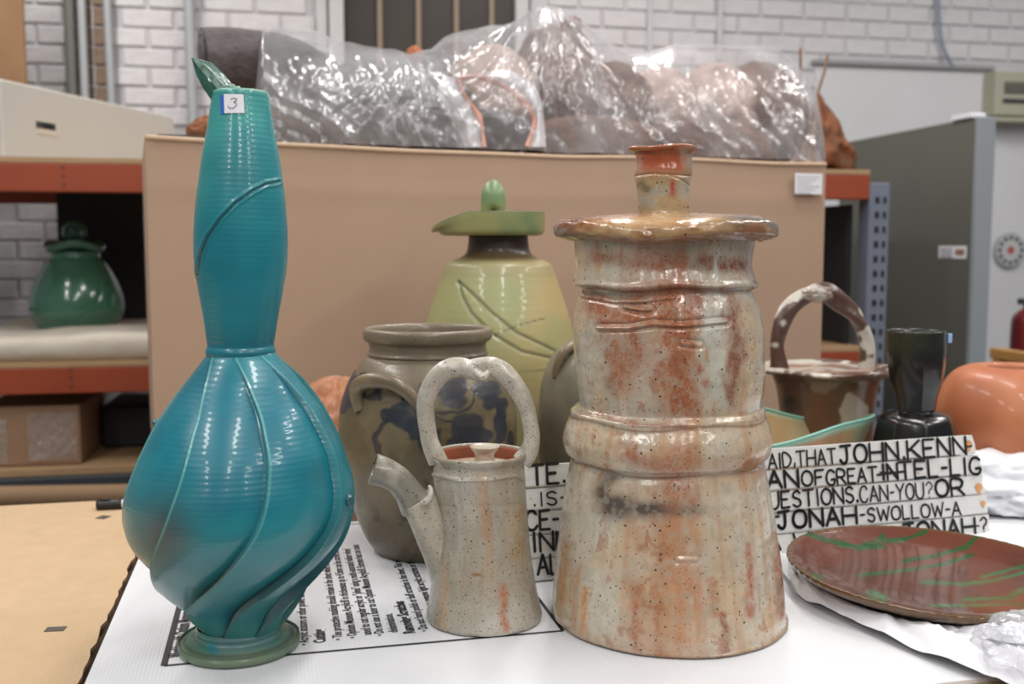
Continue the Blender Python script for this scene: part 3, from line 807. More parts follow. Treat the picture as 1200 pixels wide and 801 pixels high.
# bits that stick out at the top
o = blob('clay_lump', (0, 0, 0), (.020, .018, .018), mat('orange_clay', (170, 100, 62), .7), seed=2, amp=.3); p = bx(486, 63, .40); o.location = tuple(bworld((p[0], .40, p[2])))
tag(o, 'small orange lump on top of the plastic under the dark window', 'lump')
o = blob('clay_stump', (0, 0, 0), (.026, .022, .024), M_clay, seed=5, amp=.3); p = bx(670, 30, .36); o.location = tuple(bworld((p[0], .36, p[2])))
tag(o, 'brown clay knob poking up right of the plastic peak', 'knob')
P_ = [bworld((bx(x, y, .36)[0], .36, bx(x, y, .36)[2])) for x, y in ((676, 36), (684, 42), (692, 54), (690, 72), (684, 92))]
tube('stem', [q - np.array(o.location) for q in P_], [.004, .004, .003, .003, .003], M_clay, o, ns=10)
for pts_, lb_ in (([(938, 56), (938, 80), (937, 130), (934, 180)], 'thin upright twig at the right end of the plastic cover, leftmost'),
                  ([(970, 64), (966, 84), (958, 110), (950, 150), (944, 184)], 'leaning thin twig at the right end of the plastic cover, rightmost')):
    P_ = [bworld((bx(x, y, .42)[0], .42, bx(x, y, .42)[2])) for x, y in pts_]
    o = tube('twig', P_, .0042, mat('twig_brown', (136, 104, 84), .8), ns=8); tag(o, lb_, 'twig')

# ------------------------------------------------------------------ the table
def tb(px, py, z=0.0): return TB.loc(G(px, py, z))
back_f = tb(145, 589)[1] + .01
f0 = tb(1092, 801)[1]
table = thing('work_table', 'long work table under the pots, covered by white and brown sheets', 'table', (TB.o[0], TB.o[1], -.9), TB.a)
MB().box(-1.3, 1.9, f0 - .35, back_f + .01, .855, .888, .004).build('tabletop', M_tabl, table)
for q in (-1.2, 1.8):
    for r_ in (f0 - .3, back_f - .1): MB().box(q, q + .05, r_, r_ + .05, 0, .855, .004).build('leg', M_darksteel, table)
eL = tb(165, 648)[0]
bk = tb(411, 611)[1]
# white printed board
board = thing('printed_board', 'white corrugated board with black printed instructions under the pots', 'board', (TB.o[0], TB.o[1], 0), TB.a)
MB().box(eL, 1.85, f0, bk, -.0045, 0.0).build('sheet', M_corr, board)
ZI = .0006
fr = tb(655, 733); frb = tb(411, 614)[1]
mb = MB(); lw = .0022
for (a0, a1, b0, b1) in ((0, fr[0], -lw, lw), (0, fr[0], frb - lw * .7, frb + lw * .7), (-lw * 1.6, lw * 1.6, 0, frb), (fr[0] - lw, fr[0] + lw, 0, frb)):
    mb.add([(a0, b0, ZI), (a1, b0, ZI), (a1, b1, ZI), (a0, b1, ZI)], [(0, 1, 2, 3)])
mb.build('printed_frame', M_ink, board)
def text_mesh(s, size, xs, bold=0.0):
    c = bpy.data.curves.new('lettering', 'FONT'); c.body = s; c.size = size; c.offset = bold; c.resolution_u = 2
    o = bpy.data.objects.new('lettering', c); link(o)
    dg = bpy.context.evaluated_depsgraph_get(); dg.update()
    me = bpy.data.meshes.new_from_object(o.evaluated_get(dg))
    bpy.data.objects.remove(o); me.transform(Matrix.Diagonal((xs, 1, 1, 1)))
    return me
lines = [((213, 771), 'Working with Optium Museum Acrylic\u00ae', .0165, .55, .0006),
         ((362, 757), '\u2022 Acrylic scissors or other power tools can be used on the sheet', .0125, .74, 0),
         ((382, 754), 'Cutting', .0150, .72, .0006),
         ((402, 751), '\u2022 The protective masking should remain in the sheet when it is being cut', .0125, .74, 0),
         ((419, 749), '\u2022 Optium Museum Acrylic\u00ae in thicknesses up to 4.5mm can be scored and', .0125, .74, 0),
         ((436, 745), 'used to cut regular acrylic or "plexi" using a multi-saturated rubber wheel', .0125, .74, 0),
         ((451, 746), '\u2022 Do not use a laser to cut Optium Museum Acrylic\u00ae. Extreme heat can cause', .0125, .74, 0),
         ((467, 742), 'delamination.', .0125, .74, 0),
         ((487, 743), 'Removing Scratches', .0150, .72, .0006),
         ((503, 741), '\u2022 Do not hand polish or buff scratches in the sheet. This will damage it', .0125, .74, 0),
         ((521, 738), 'polish with these to remove light acrylic scratches or the coating', .0125, .74, 0),
         ((538, 736), 'and do not use any other products.', .0125, .74, 0)]
for (pp, s, sz, xs, bd) in lines:
    me = text_mesh(s, sz * 1.3, xs * .98, .0003 + bd * .6); me.materials.append(M_ink)
    o = bpy.data.objects.new('printed_line', me); link(o); o.parent = board
    q = tb(*pp); o.location = (q[0], q[1] + .004, ZI); o.rotation_euler = (0, 0, math.pi / 2)
# brown sheet left
def cbz(): return .0035
rj = random.Random(3)
fa, fb = f0 - .1, back_f
ed = [(eL - .006 + rj.uniform(-.0025, .0025), fa + (fb - fa) * i / 60) for i in range(61)]
poly = [(-1.2, fa)] + ed + [(-1.2, fb)]
n = len(poly)
mb = MB(); mb.add([(x, y, .004) for x, y in poly] + [(x, y, -.001) for x, y in poly], [tuple(range(n))])
cs = mb.build('cardboard_sheet', M_card2, loc=(TB.o[0], TB.o[1], 0)); cs.rotation_euler = (0, 0, TB.a)
tag(cs, 'brown corrugated cardboard sheet lying on the table at left', 'cardboard')
MB().add([(x, y, .004) for x, y in poly] + [(x, y, -.001) for x, y in poly], [(i, i + n, (i + 1) % n + n, (i + 1) % n) for i in range(n)]).build('cut_edge', M_cardedge, cs)
def lcl(px, py, z): return TB.loc(G(px, py, z))
for (x, y, w_, d_, an) in ((65, 737, .022, .014, -.1), (121, 606, .017, .02, -.5)):
    q = lcl(x, y, .004); m_ = MB().box(-w_/2, w_/2, -d_/2, d_/2, 0, .0006)
    o = m_.build('tape_scrap', mat('dark_tape', (74, 66, 60), .5), cs); o.location = (q[0], q[1], .0042); o.rotation_euler = (0, 0, an)
# brown corrugated sheet below the board, its cut edge showing lower right
q = tb(1150, 790)
o = MB().box(q[0] - .35, 1.8, f0 - .06, f0 + .3, -.011, -.0047).build('cardboard_sheet', M_card2, loc=(TB.o[0], TB.o[1], 0)); o.rotation_euler = (0, 0, TB.a)
tag(o, 'corrugated brown cardboard under the white board at the lower right', 'cardboard')
mb = MB()
for i in range(240):
    x = q[0] - .35 + i * .008; mb.add([(x, f0 - .0605, -.010), (x + .004, f0 - .0605, -.0055), (x + .0046, f0 - .0605, -.0055), (x + .0006, f0 - .0605, -.010)], [(0, 1, 2, 3)])
mb.build('corrugation', M_cardedge, o)
# marker pen
a = G(113, 592, .012); b = G(150, 590, .012)
t = thing('marker_pen', 'black marker pen with a white end behind the turquoise vase', 'pen', (a[0], a[1], .004), math.atan2(b[1] - a[1], b[0] - a[0]))
Ln = math.hypot(b[0] - a[0], b[1] - a[1])
def pen(name, x0, x1, r0, r1, m):
    V, Fs = tube_arrays([(x0, 0, .0085), ((x0 + x1) / 2, 0, .0085), (x1, 0, .0085)], [r0, (r0 + r1) / 2, r1], ns=16, n=8); new_mesh(name, V, Fs, m, t)
pen('cap', 0, Ln * .8, .0075, .0082, M_black); pen('end_plug', Ln * .8, Ln + .02, .0072, .007, M_white)
MB().box(.004, Ln * .45, -.0015, .0015, .0165, .019, .0005).build('clip', M_black, t)

# ------------------------------------------------------------------ POTS
# ---- turquoise vase
base = axis_at(281, 757); Y = base[1]
M_teal = mat('turquoise_glaze', attr=True, rough=.34, coat=.30, bump=.10, bscale=60, bdist=.0012, var=.12, vscale=7, vstretch=(1, 1, 3), rvar=.08)
vase = thing('turquoise_vase', 'tall turquoise bottle vase with a swirled round body and long neck', 'vase', base)
def up_px(*rows): return profile_px(rows, 281, Y)
tw_y = np.array([405, 418, 440, 480, 540, 600, 650, 695, 715, 735]); tw_t = np.array([-.45, -.17, .02, .18, .20, .06, -.25, -.80, -1.05, -1.3]) + .26
_tt = catmull(np.c_[tw_y, tw_t], 80); tw_y, tw_t = _tt[:, 0], _tt[:, 1]
zrow = np.array([PY(281, y, Y)[2] for y in tw_y])
NR = 8
def vase_disp(T, Z, px, py, R):
    tw = np.interp(-Z, -zrow, tw_t)
    low = sstep(PY(281, 590, Y)[2], PY(281, 690, Y)[2], Z)
    env = sstep(PY(281, 413, Y)[2], PY(281, 470, Y)[2], Z) * sstep(PY(281, 738, Y)[2], PY(281, 700, Y)[2], Z)
    ph = ((T - tw) * NR / (2 * math.pi)) % 1.0
    saw = np.where(ph < .5, ph, ph - 1)          # 0 at ridge
    d = np.abs(saw) * 2 * math.pi / NR * R       # metres from the ridge line
    panel = (ph - .5)
    dr = (-.0090 + .0110 * (1 - ph)) * env * (.8 + .8 * low) + .0008 * np.exp(-(d / .0018) ** 2) * env
    dr += .0020 * np.sin(math.pi * ph) * env
    dr += .0009 * (vnoise(T * 3, Z * 30, 0, 3) - .5)
    dr += .00005 * np.sin(Z * 1100 + 2 * np.sin(T))
    return dr, 0
def vase_paint(T, Z, px, py, P):
    tw = np.interp(-Z, -zrow, tw_t)
    ph = ((T - tw) * NR / (2 * math.pi)) % 1.0; saw = np.where(ph < .5, ph, ph - 1)
    Rr = np.hypot(P[..., 0] - base[0], P[..., 1] - base[1])
    d = np.abs(saw) * 2 * math.pi / NR * Rr
    low = sstep(PY(281, 560, Y)[2], PY(281, 700, Y)[2], Z)
    n = fbm(P[..., 0] * 14, P[..., 1] * 14, P[..., 2] * 14, 4, 2)
    c = mix(L(26, 126, 138), L(16, 108, 126), sstep(.35, .7, n))
    c = mix(c, L(38, 106, 108), low * sstep(.3, .65, fbm(P[..., 0] * 8, P[..., 1] * 8, P[..., 2] * 8, 3, 8)) * .9)
    # dark smoky patch on the lower left
    k_ = np.exp(-(((px - 190) / 38) ** 2 + ((py - 625) / 45) ** 2)) * (np.cos(T) > 0)
    c = mix(c, L(62, 78, 84), np.clip(k_ * .95, 0, 1))
    c = mix(c, L(60, 128, 118), low * sstep(PY(281, 690, Y)[2], PY(281, 725, Y)[2], Z) * .6)
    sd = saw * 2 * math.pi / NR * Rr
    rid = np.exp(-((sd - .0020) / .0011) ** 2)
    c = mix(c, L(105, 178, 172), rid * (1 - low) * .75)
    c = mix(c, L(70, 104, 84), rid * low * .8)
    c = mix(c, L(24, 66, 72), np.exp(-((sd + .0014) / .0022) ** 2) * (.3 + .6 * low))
    return c
body = up_px((409, 245, 321), (414, 243, 324), (420, 238, 329), (440, 223, 349), (455, 211, 361), (475, 195, 376), (495, 180, 388), (520, 166, 401), (540, 157, 408), (565, 148, 415), (590, 145, 416.5), (610, 147, 412), (630, 154, 404), (650, 167, 391), (670, 181, 375), (690, 196, 359), (705, 211, 349), (715, 221, 343), (725, 230, 337), (735, 236, 330))
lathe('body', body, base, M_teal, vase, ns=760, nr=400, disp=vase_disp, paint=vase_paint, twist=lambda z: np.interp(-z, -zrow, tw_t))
groove = [(231, 322), (234, 300), (243, 278), (258, 256), (276, 238), (296, 224), (312, 216), (327, 213)]
def neck_disp(T, Z, px, py, R):
    d, s = segdist(px, py, groove); fr_ = np.cos(T) > 0
    dr = -.0016 * np.exp(-(d / 1.3) ** 2) * fr_ + .0010 * np.exp(-((d - 3) / 1.6) ** 2) * fr_
    dr += .00005 * np.sin(Z * 1100 + np.sin(T)) + .0006 * (vnoise(T * 2, Z * 40, 0, 7) - .5)
    return dr, 0
def neck_paint(T, Z, px, py, P):
    n = fbm(P[..., 0] * 16, P[..., 1] * 16, P[..., 2] * 9, 4, 5)
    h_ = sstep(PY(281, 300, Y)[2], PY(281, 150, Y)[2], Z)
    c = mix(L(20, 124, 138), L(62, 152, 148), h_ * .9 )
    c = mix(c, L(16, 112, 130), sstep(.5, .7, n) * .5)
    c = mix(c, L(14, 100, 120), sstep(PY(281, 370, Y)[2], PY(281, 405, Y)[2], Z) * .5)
    c = mix(c, L(140, 190, 176), sstep(PY(281, 112, Y)[2], PY(281, 108, Y)[2], Z) * .8)
    d, s = segdist(px, py, groove)
    c = mix(c, L(16, 46, 52), np.exp(-(d / 1.5) ** 2) * (np.cos(T) > 0) * (1 - .75 * s))
    d2 = np.hypot(px - 268, py - 163)
    c = mix(c, L(40, 70, 66), np.exp(-(d2 / 1.8) ** 2) * .8)
    return c
neck = profile_px([(150, 27), (112, 29), (108, 30), (107.5, 31.5), (109, 33), (118, 34.5), (150, 39.5), (185, 46), (220, 51), (250, 54), (280, 55.5), (310, 54.5), (340, 50), (370, 44.5), (395, 40.5), (404, 39.3), (407, 40.5), (411, 41.5), (415, 40.5), (416, 38)], 282, Y)
bn = (base[0], base[1], 0.0)
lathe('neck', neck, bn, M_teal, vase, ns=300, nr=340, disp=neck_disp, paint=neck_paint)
def foot_paint(T, Z, px, py, P):
    n = fbm(P[..., 0] * 26, P[..., 1] * 26, P[..., 2] * 60, 4, 12)
    c = mix(L(28, 122, 140), L(70, 128, 116), sstep(.42, .62, n))
    c = mix(c, L(86, 120, 122), sstep(.55, .7, fbm(P[..., 0] * 18, P[..., 1] * 18, P[..., 2] * 20, 3, 31)))
    c = mix(c, L(96, 112, 84), sstep(.020, .008, Z) * .9)
    c = mix(c, L(60, 96, 84), np.exp(-((Z - .030) / .003) ** 2) * .6)
    c = mix(c, L(66, 74, 52), np.exp(-((Z - .012) / .0015) ** 2) * .7)
    return c
zt_ = PY(281, 733, Y)[2]
foot = [(.046, zt_ + .004), (.0475, zt_), (.0465, zt_ - .004), (.048, zt_ - .007), (.055, zt_ * .62), (.0625, zt_ * .42), (.066, .013), (.0655, .010), (.0675, .008), (.0665, .003), (.060, .0005), (.03, 0.0005), (0, .0005)]
lathe('foot', foot, base, M_teal, vase, ns=200, nr=120, paint=foot_paint,
      disp=lambda T, Z, px, py, R: (.0012 * (vnoise(T * 3, Z * 60, 0, 8) - .5) * (Z > .003), 0))
# dark sprig buds on the belly
for (x, y, th_) in ((184, 497, -1.45), (408, 586, 1.32)):
    p = PY(x, y, Y + (.02 if x < 200 else -.03)); 
    blob('bud', p + np.array([0, 0, 0]), (.0055, .006, .006), mat('dark_turquoise', (20, 84, 92), .3, coat=.5), vase, seed=3, amp=.4, freq=3, seg=18, origin=base)
# price label with the figure 3
def on_lathe(cx0, px, py, hw, dr=.0008):
    s_ = (px - cx0) / hw; th_ = math.asin(max(-1, min(1, s_)))
    a_ = PY(cx0 - hw, py, Y); e_ = PY(cx0 + hw, py, Y); al, ar = math.atan2(a_[0], Y), math.atan2(e_[0], Y); be = (al + ar) / 2
    r_ = Y / math.cos(be) * math.sin((ar - al) / 2) + dr; th_ -= be
    return np.array([Y * math.tan(be) + r_ * math.sin(th_), Y - r_ * math.cos(th_), a_[2]])
def hw_neck(py): return np.interp(py, [108, 118, 150, 185], [33, 34.5, 39.5, 46])
def sticker(name, quad, m, parent, dr):
    (x0, y0), (x1, y1), (x2, y2), (x3, y3) = quad; V = []; n_ = 9
    for i in range(n_):
        for j in range(n_):
            u, v = i / (n_ - 1), j / (n_ - 1)
            x = (x0 * (1 - u) + x1 * u) * (1 - v) + (x3 * (1 - u) + x2 * u) * v; y = (y0 * (1 - u) + y1 * u) * (1 - v) + (y3 * (1 - u) + y2 * u) * v
            V.append(on_lathe(282, x, y, hw_neck(y), dr) - base)
    return new_mesh(name, V, [(i * n_ + j, i * n_ + j + 1, (i + 1) * n_ + j + 1, (i + 1) * n_ + j) for i in range(n_ - 1) for j in range(n_ - 1)], m, parent)
st = sticker('price_label', [(263.5, 115), (285, 115.5), (286, 137), (264, 137.5)], M_white, vase, .0013)
sticker('blue_tape', [(259, 116), (265, 116), (265, 138), (260, 138)], mat('blue_tape', (36, 92, 190), .6), vase, .0010)
three = [(271, 122), (273, 120.2), (277, 120.5), (277.5, 122.5), (274.5, 124.5), (277.3, 126), (277, 129), (273, 131.5), (269, 131), (268.5, 128.5)]
Q = catmull(np.array(three, float), 40)
V, Fs = tube_arrays([on_lathe(282, x, y, hw_neck(y), .0019) - base for x, y in Q], .00028, ns=6, n=60)
new_mesh('lettering', V, Fs, mat('pen_ink', (60, 60, 90), .6), st)
# leaf shaped lid standing in the mouth
M_leaf = mat('dark_green_glaze', (36, 92, 84), .25, coat=.6, col2=(70, 112, 96), vscale=60, bump=.5, bscale=90)
M_leafedge = mat('crackled_pale_edge', (150, 186, 172), .4, col2=(66, 92, 74), vscale=130, bump=.8, bscale=160)
tip = [(224, 67), (236, 71), (249, 83), (262, 98), (268, 106), (258, 111), (250, 112), (248, 118), (240, 106), (230, 88), (224, 70)]
front = [PY(x, y, Y - .012) for x, y in tip]
leaf = thing('pottery_shard', 'broken dark green leaf shaped shard standing in the turquoise vase mouth', 'shard', (base[0], base[1], PY(281, 112, Y)[2]))
og = np.array(leaf.location)
mb = MB(); nn = len(tip) - 1
fp = np.array(front[:-1]); ctrp = fp.mean(0)
bkp = fp + np.array([.004, .026, .002])
V = list(fp - og) + list(bkp - og) + [ctrp - og + np.array([0, -.005, 0]), ctrp - og + np.array([.004, .03, 0])]
Fs = [(i, (i + 1) % nn, 2 * nn) for i in range(nn)] + [((i + 1) % nn + nn, i + nn, 2 * nn + 1) for i in range(nn)]
mb.add(V, Fs + [(i, i + nn, (i + 1) % nn + nn, (i + 1) % nn) for i in range(nn)]).build('leaf', M_leaf, leaf, False)
edge_in = [(224, 67), (238, 74), (252, 88), (268, 107), (259, 109), (246, 94), (234, 80)]
E = [PY(x, y, Y - .016) - og for x, y in edge_in]; E2 = [e + np.array([0, .008, 0]) for e in E]; ne = len(E)
MB().add(E + E2, [tuple(range(ne))] + [(i, i + ne, (i + 1) % ne + ne, (i + 1) % ne) for i in range(ne)]).build('pale_rim', M_leafedge, leaf)
for (x, y, r_) in ((272, 103, .004), (279, 105, .0035), (266, 104, .003)):
    blob('crumb', PY(x, y, Y), (r_, r_, r_), M_leafedge, leaf, seed=int(x), amp=.5, seg=12, origin=og)
lathe('lid_plate', [(0, og[2] - .006), (.02, og[2] - .006), (.0262, og[2] - .008), (.024, og[2] - .012), (0, og[2] - .012)], (base[0], base[1], og[2]), M_leaf, leaf, lean=282, ns=48)

# ---- tall lidded jar (salt glazed)
base = axis_at(785, 719); YJ = base[1]
M_salt = mat('rust_and_grey_glaze', attr=True, rough=.25, coat=.7, bump=.5, bscale=160, bdist=.0009, rvar=.12,
             speck=[((58, 40, 30), 190, .55, .84), ((126, 74, 48), 330, .52, .86)], var=.10, vscale=45)
jar = thing('tall_lidded_jar', 'tallest grey and rust streaked stoneware jar with a wide flanged lid', 'jar', base)
rust = L(158, 92, 58); rust2 = L(128, 68, 44); gr = L(190, 184, 170); buff = L(196, 168, 134)
def streaks(px, py, T, specs, c, P):
    for (pts, wdt, st_, colr) in specs:
        d, s = segdist(px + wdt * .9 * (fbm(px / 9, py / 16, 0, 3, 21) - .5) * 2, py, pts)
        k = np.exp(-(d / wdt) ** 2) * st_ * (np.cos(T) > .0) * (.6 + .5 * fbm(px / 14, py / 18, 0, 4, 9) + .45 * sstep(.4, .6, fbm(px / 1.6, py / 2.2, 0, 2, 19)) - .05)
        c = mix(c, colr, np.clip(k, 0, 1))
    return c
def salt_base(T, Z, px, py, P):
    n = fbm(np.sin(T) * 9, np.cos(T) * 9, Z * 4, 4, 3); n2 = fbm(P[..., 0] * 30, P[..., 1] * 30, P[..., 2] * 30, 4, 6)
    c = mix(L(190, 181, 164), L(190, 170, 142), sstep(.35, .65, n2))
    st_ = sstep(.50, .68, n) * .55
    c = mix(c, L(176, 130, 92), st_ * (.6 + .4 * sstep(.4, .6, n2)))
    return c
def jar_paint(T, Z, px, py, P):
    c = salt_base(T, Z, px, py, P)
    sp = [
        ([(742, 345), (740, 400), (744, 440)], 20, .75, rust), ([(790, 345), (794, 400), (800, 470)], 24, 1.0, rust),
        ([(700, 352), (712, 385), (722, 450)], 12, .7, rust), ([(852, 345), (862, 400), (856, 470)], 9, .95, rust2),
        ([(683, 350), (720, 368), (760, 372)], 12, .7, rust), ([(816, 345), (822, 372)], 10, .7, rust2), 
        ([(880, 300), (883, 330)], 5, .7, rust2), ([(700, 300), (760, 310), (800, 312)], 8, .8, rust), ([(815, 305), (850, 310), (878, 312)], 10, .85, rust2),
        ([(740, 300), (800, 300)], 12, .6, rust), ([(735, 520), (745, 535), (770, 545)], 11, .6, rust), ([(800, 540), (790, 590)], 24, .65, rust),
        ([(870, 545), (905, 550)], 14, .5, rust), ([(785, 620), (800, 700), (790, 760)], 26, .75, L(180, 130, 94)), ([(745, 690), (745, 755)], 7, .7, rust),
        ([(876, 640), (880, 720)], 5, .8, rust), ([(848, 720), (852, 760)], 5, .8, rust2), ([(686, 690), (682, 740)], 4, .9, L(190, 130, 70)),
        ([(664, 640), (654, 700)], 8, .6, L(176, 122, 74)), ([(914, 640), (918, 720)], 7, .7, rust), ([(768, 690), (770, 765)], 6, .5, rust), ([(835, 680), (838, 720)], 6, .5, rust),
        ([(680, 480), (740, 495), (800, 500)], 4, .6, rust2)]
    c = streaks(px, py, T, sp, c, P)
    c = streaks(px, py, T, [([(838, 350), (838, 400), (842, 470)], 13, .95, L(190, 190, 178)), ([(755, 440), (752, 475)], 12, .6, L(188, 180, 164)), ([(690, 400), (690, 470)], 12, .6, L(188, 182, 168)),
                            ([(738, 300), (716, 318)], 8, .5, L(196, 190, 170)), ([(848, 285), (838, 305), (840, 330)], 3, .9, L(190, 190, 178)), ([(812, 285), (812, 322)], 6, .6, L(176, 178, 166))], c, P)
    # dark smoky cloud
    for (x, y, a, b, s_) in ((722, 592, 20, 14, .9), (760, 596, 28, 9, .85), (705, 575, 10, 12, .7), (810, 598, 24, 8, .45), (715, 560, 14, 8, .5)):
        k = np.exp(-(((px - x) / a) ** 2 + ((py - y) / b) ** 2)) * (np.cos(T) > 0) * (.45 + 1.0 * fbm(px / 9, py / 9, 0, 4, 33))
        c = mix(c, L(70, 60, 58), np.clip(k * s_ * 1.35, 0, .92))
    # dark edge under the ledges
    f_ = fbm(P[..., 0] * 140, P[..., 1] * 140, P[..., 2] * 140, 3, 77)
    c = mix(c, L(150, 92, 62), sstep(.56, .74, f_) * .55 * sstep(.42, .6, fbm(np.sin(T) * 4, np.cos(T) * 4, Z * 8, 3, 78)))
    c = mix(c, L(164, 156, 138), sstep(.46, .30, f_) * .45)
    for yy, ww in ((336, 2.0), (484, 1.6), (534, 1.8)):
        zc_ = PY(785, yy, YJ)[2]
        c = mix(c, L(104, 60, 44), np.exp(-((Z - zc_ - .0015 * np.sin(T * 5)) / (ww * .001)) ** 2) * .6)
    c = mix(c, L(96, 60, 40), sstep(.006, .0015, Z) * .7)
    return c
wav = lambda T, f, s: .5 * np.sin(T * f + s) + .5 * np.sin(T * (f * 2 + 1) + s * 2)
def jar_disp(T, Z, px, py, R):
    dr = .0022 * (fbm(np.sin(T) * 4, np.cos(T) * 4, Z * 16, 3, 8) - .5) * 2
    dr += .0001 * np.sin(Z * 380 + 1.2 * np.sin(T * 2))
    fr_ = np.cos(T) > 0
    for pts, a in (([(700, 384), (735, 384), (765, 379), (800, 381), (850, 376)], .0028), ([(732, 358), (752, 362), (762, 362)], .003), ([(800, 402), (820, 404)], .002),
                   ([(680, 345), (720, 352), (790, 350)], .002), ([(795, 655), (815, 655)], .0015)):
        d, s = segdist(px, py, pts); dr = dr + fr_ * (a * np.exp(-((d) / 2.6) ** 2) - a * .8 * np.exp(-((d - 4) / 2.2) ** 2))
    dz = .0025 * wav(T, 3, 1.0) * np.exp(-((Z - PY(785, 334, YJ)[2]) / .02) ** 2) + .003 * wav(T, 2, .4) * np.exp(-((Z - PY(785, 505, YJ)[2]) / .04) ** 2)
    return dr, dz
jp = profile_px([(300, 665 + 22, 885 - 22), (283, 678, 880), (281, 673, 884), (285, 673, 884), (297, 674, 881), (312, 675, 880), (325, 673, 884), (331, 671, 888), (334, 674, 886), (337, 681, 880), (342, 682, 881), (350, 678, 885), (365, 674, 890), (385, 672, 895), (410, 672, 897), (435, 674, 898), (458, 677, 896), (472, 679, 894), (476, 675, 896), (479, 669, 897), (483, 668, 897), (488, 667, 899), (498, 662, 903), (510, 659, 906), (520, 660, 905), (528, 663, 902), (532, 669, 898), (536, 670, 897), (545, 667, 899), (570, 662, 903), (600, 658, 908), (630, 654.5, 912), (660, 651, 916.5), (690, 648, 920), (705, 647, 922), (713, 648, 922)], 785, YJ)
jp += [(jp[-1][0] - .002, .001, 0), (.06, .0008, 0), (0, .0008, 0)]
lathe('body', jp, base, M_salt, jar, ns=640, nr=620, disp=jar_disp, paint=jar_paint)
def lid_paint(T, Z, px, py, P):
    n = fbm(P[..., 0] * 30, P[..., 1] * 30, P[..., 2] * 40, 4, 41); n2 = fbm(P[..., 0] * 14, P[..., 1] * 14, P[..., 2] * 14, 3, 45)
    c = mix(L(150, 102, 62), L(178, 146, 108), sstep(.35, .65, n)); c = mix(c, L(120, 68, 42), sstep(.48, .64, n2) * .9)
    c = mix(c, L(112, 108, 98), sstep(.55, .68, fbm(P[..., 0] * 20, P[..., 1] * 20, P[..., 2] * 50, 3, 49)) * .8)
    k = np.exp(-(((px - 868) / 24) ** 2 + ((py - 258) / 12) ** 2)); c = mix(c, L(108, 100, 94), k * .7)
    k = sstep(.0, 1, np.clip((PY(785, 272, YJ)[2] - Z) / .006, 0, 1)); c = mix(c, L(110, 66, 44), k * .6)
    return c
def lid_disp(T, Z, px, py, R):
    e = sstep(.07, .125, R)
    dr = .0015 * (vnoise(T * 12, R * 100, Z * 150, 8) - .5) * 2 * e + e * (.004 * np.sin(T * 3 + .6) + .003 * np.sin(T * 7 + 1) + .004 * np.exp(-((T - 1.2) / .4) ** 2))
    dz = e * (.0035 * np.sin(T * 2 - .8) + .0018 * np.sin(T * 5) - .005 * np.exp(-((T - 1.35) / .3) ** 2) * (R > .11)) + .0008 * (vnoise(T * 9, R * 90, Z * 80, 6) - .5)
    return dr, dz
zt_ = lambda y: PY(785, y, YJ)[2]
kx = lambda a: a / 1200 * YJ * 1.005
lidp = [(0, zt_(282)), (.10, zt_(282)), (.108, zt_(283)), (.118, zt_(281)), (kx(124), zt_(277)), (kx(126), zt_(270)), (kx(124), zt_(263)), (kx(118), zt_(259)), (kx(100), zt_(255)), (kx(70), zt_(252)), (kx(40), zt_(250)), (kx(30), zt_(249)), (0, zt_(249))]
lathe('lid', lidp, base, M_salt, jar, lean=782, ns=300, nr=160, disp=lid_disp, paint=lid_paint)
def knob_paint(T, Z, px, py, P):
    n = fbm(P[..., 0] * 40, P[..., 1] * 40, P[..., 2] * 60, 4, 61)
    c = mix(L(176, 150, 112), L(168, 158, 138), sstep(.4, .6, n))
    c = mix(c, L(166, 84, 50), sstep(zt_(212), zt_(196), Z) * sstep(.3, .6, fbm(P[..., 0] * 30, P[..., 1] * 30, P[..., 2] * 14, 3, 66)))
    c = mix(c, L(158, 96, 62), sstep(zt_(182), zt_(178), Z) * .9)
    c = streaks(px, py, T, [([(788, 215), (788, 226)], 5, .9, L(168, 80, 50)), ([(752, 216), (758, 221)], 5, .7, L(84, 80, 66))], c, P)
    return c
def knob_disp(T, Z, px, py, R):
    dr = .0012 * np.sin(T * 4 + Z * 60) * (R > .012) + .002 * np.sin(T * 3 + 1) * (Z > zt_(182))
    d, s = segdist(px, py, [(745, 206), (765, 203), (790, 205), (810, 206)]); d2, s = segdist(px, py, [(785, 206), (800, 211), (810, 218)])
    dr = dr - (.0016 * np.exp(-(d / 1.4) ** 2) + .0012 * np.exp(-(d2 / 1.2) ** 2)) * (np.cos(T) > 0)
    return dr, .0012 * np.sin(T * 3) * (Z > zt_(184))
kn = profile_px([(200, 741 + 18, 819 - 20), (175, 750, 808), (172.5, 745, 814), (172.8, 740, 818), (175.5, 739, 818.5), (178, 742, 815), (179.5, 746, 811), (184, 746, 810), (192, 747, 810), (200, 745, 811), (207, 744, 810), (215, 745, 809), (228, 746, 809), (240, 746, 810), (250, 746, 811), (252, 742, 815)], 779, YJ)
lathe('knob_neck', kn, base, M_salt, jar, ns=180, nr=180, disp=knob_disp, paint=knob_paint)
p = PY(783, 171.5, YJ) - base
MB().add([(p[0] - .012, -.018, p[2]), (p[0] + .014, -.020, p[2] + .001), (p[0] + .017, .004, p[2] + .003), (p[0] - .009, .006, p[2] + .001)], [(0, 1, 2, 3)]).build('paper_sticker', M_white, jar)

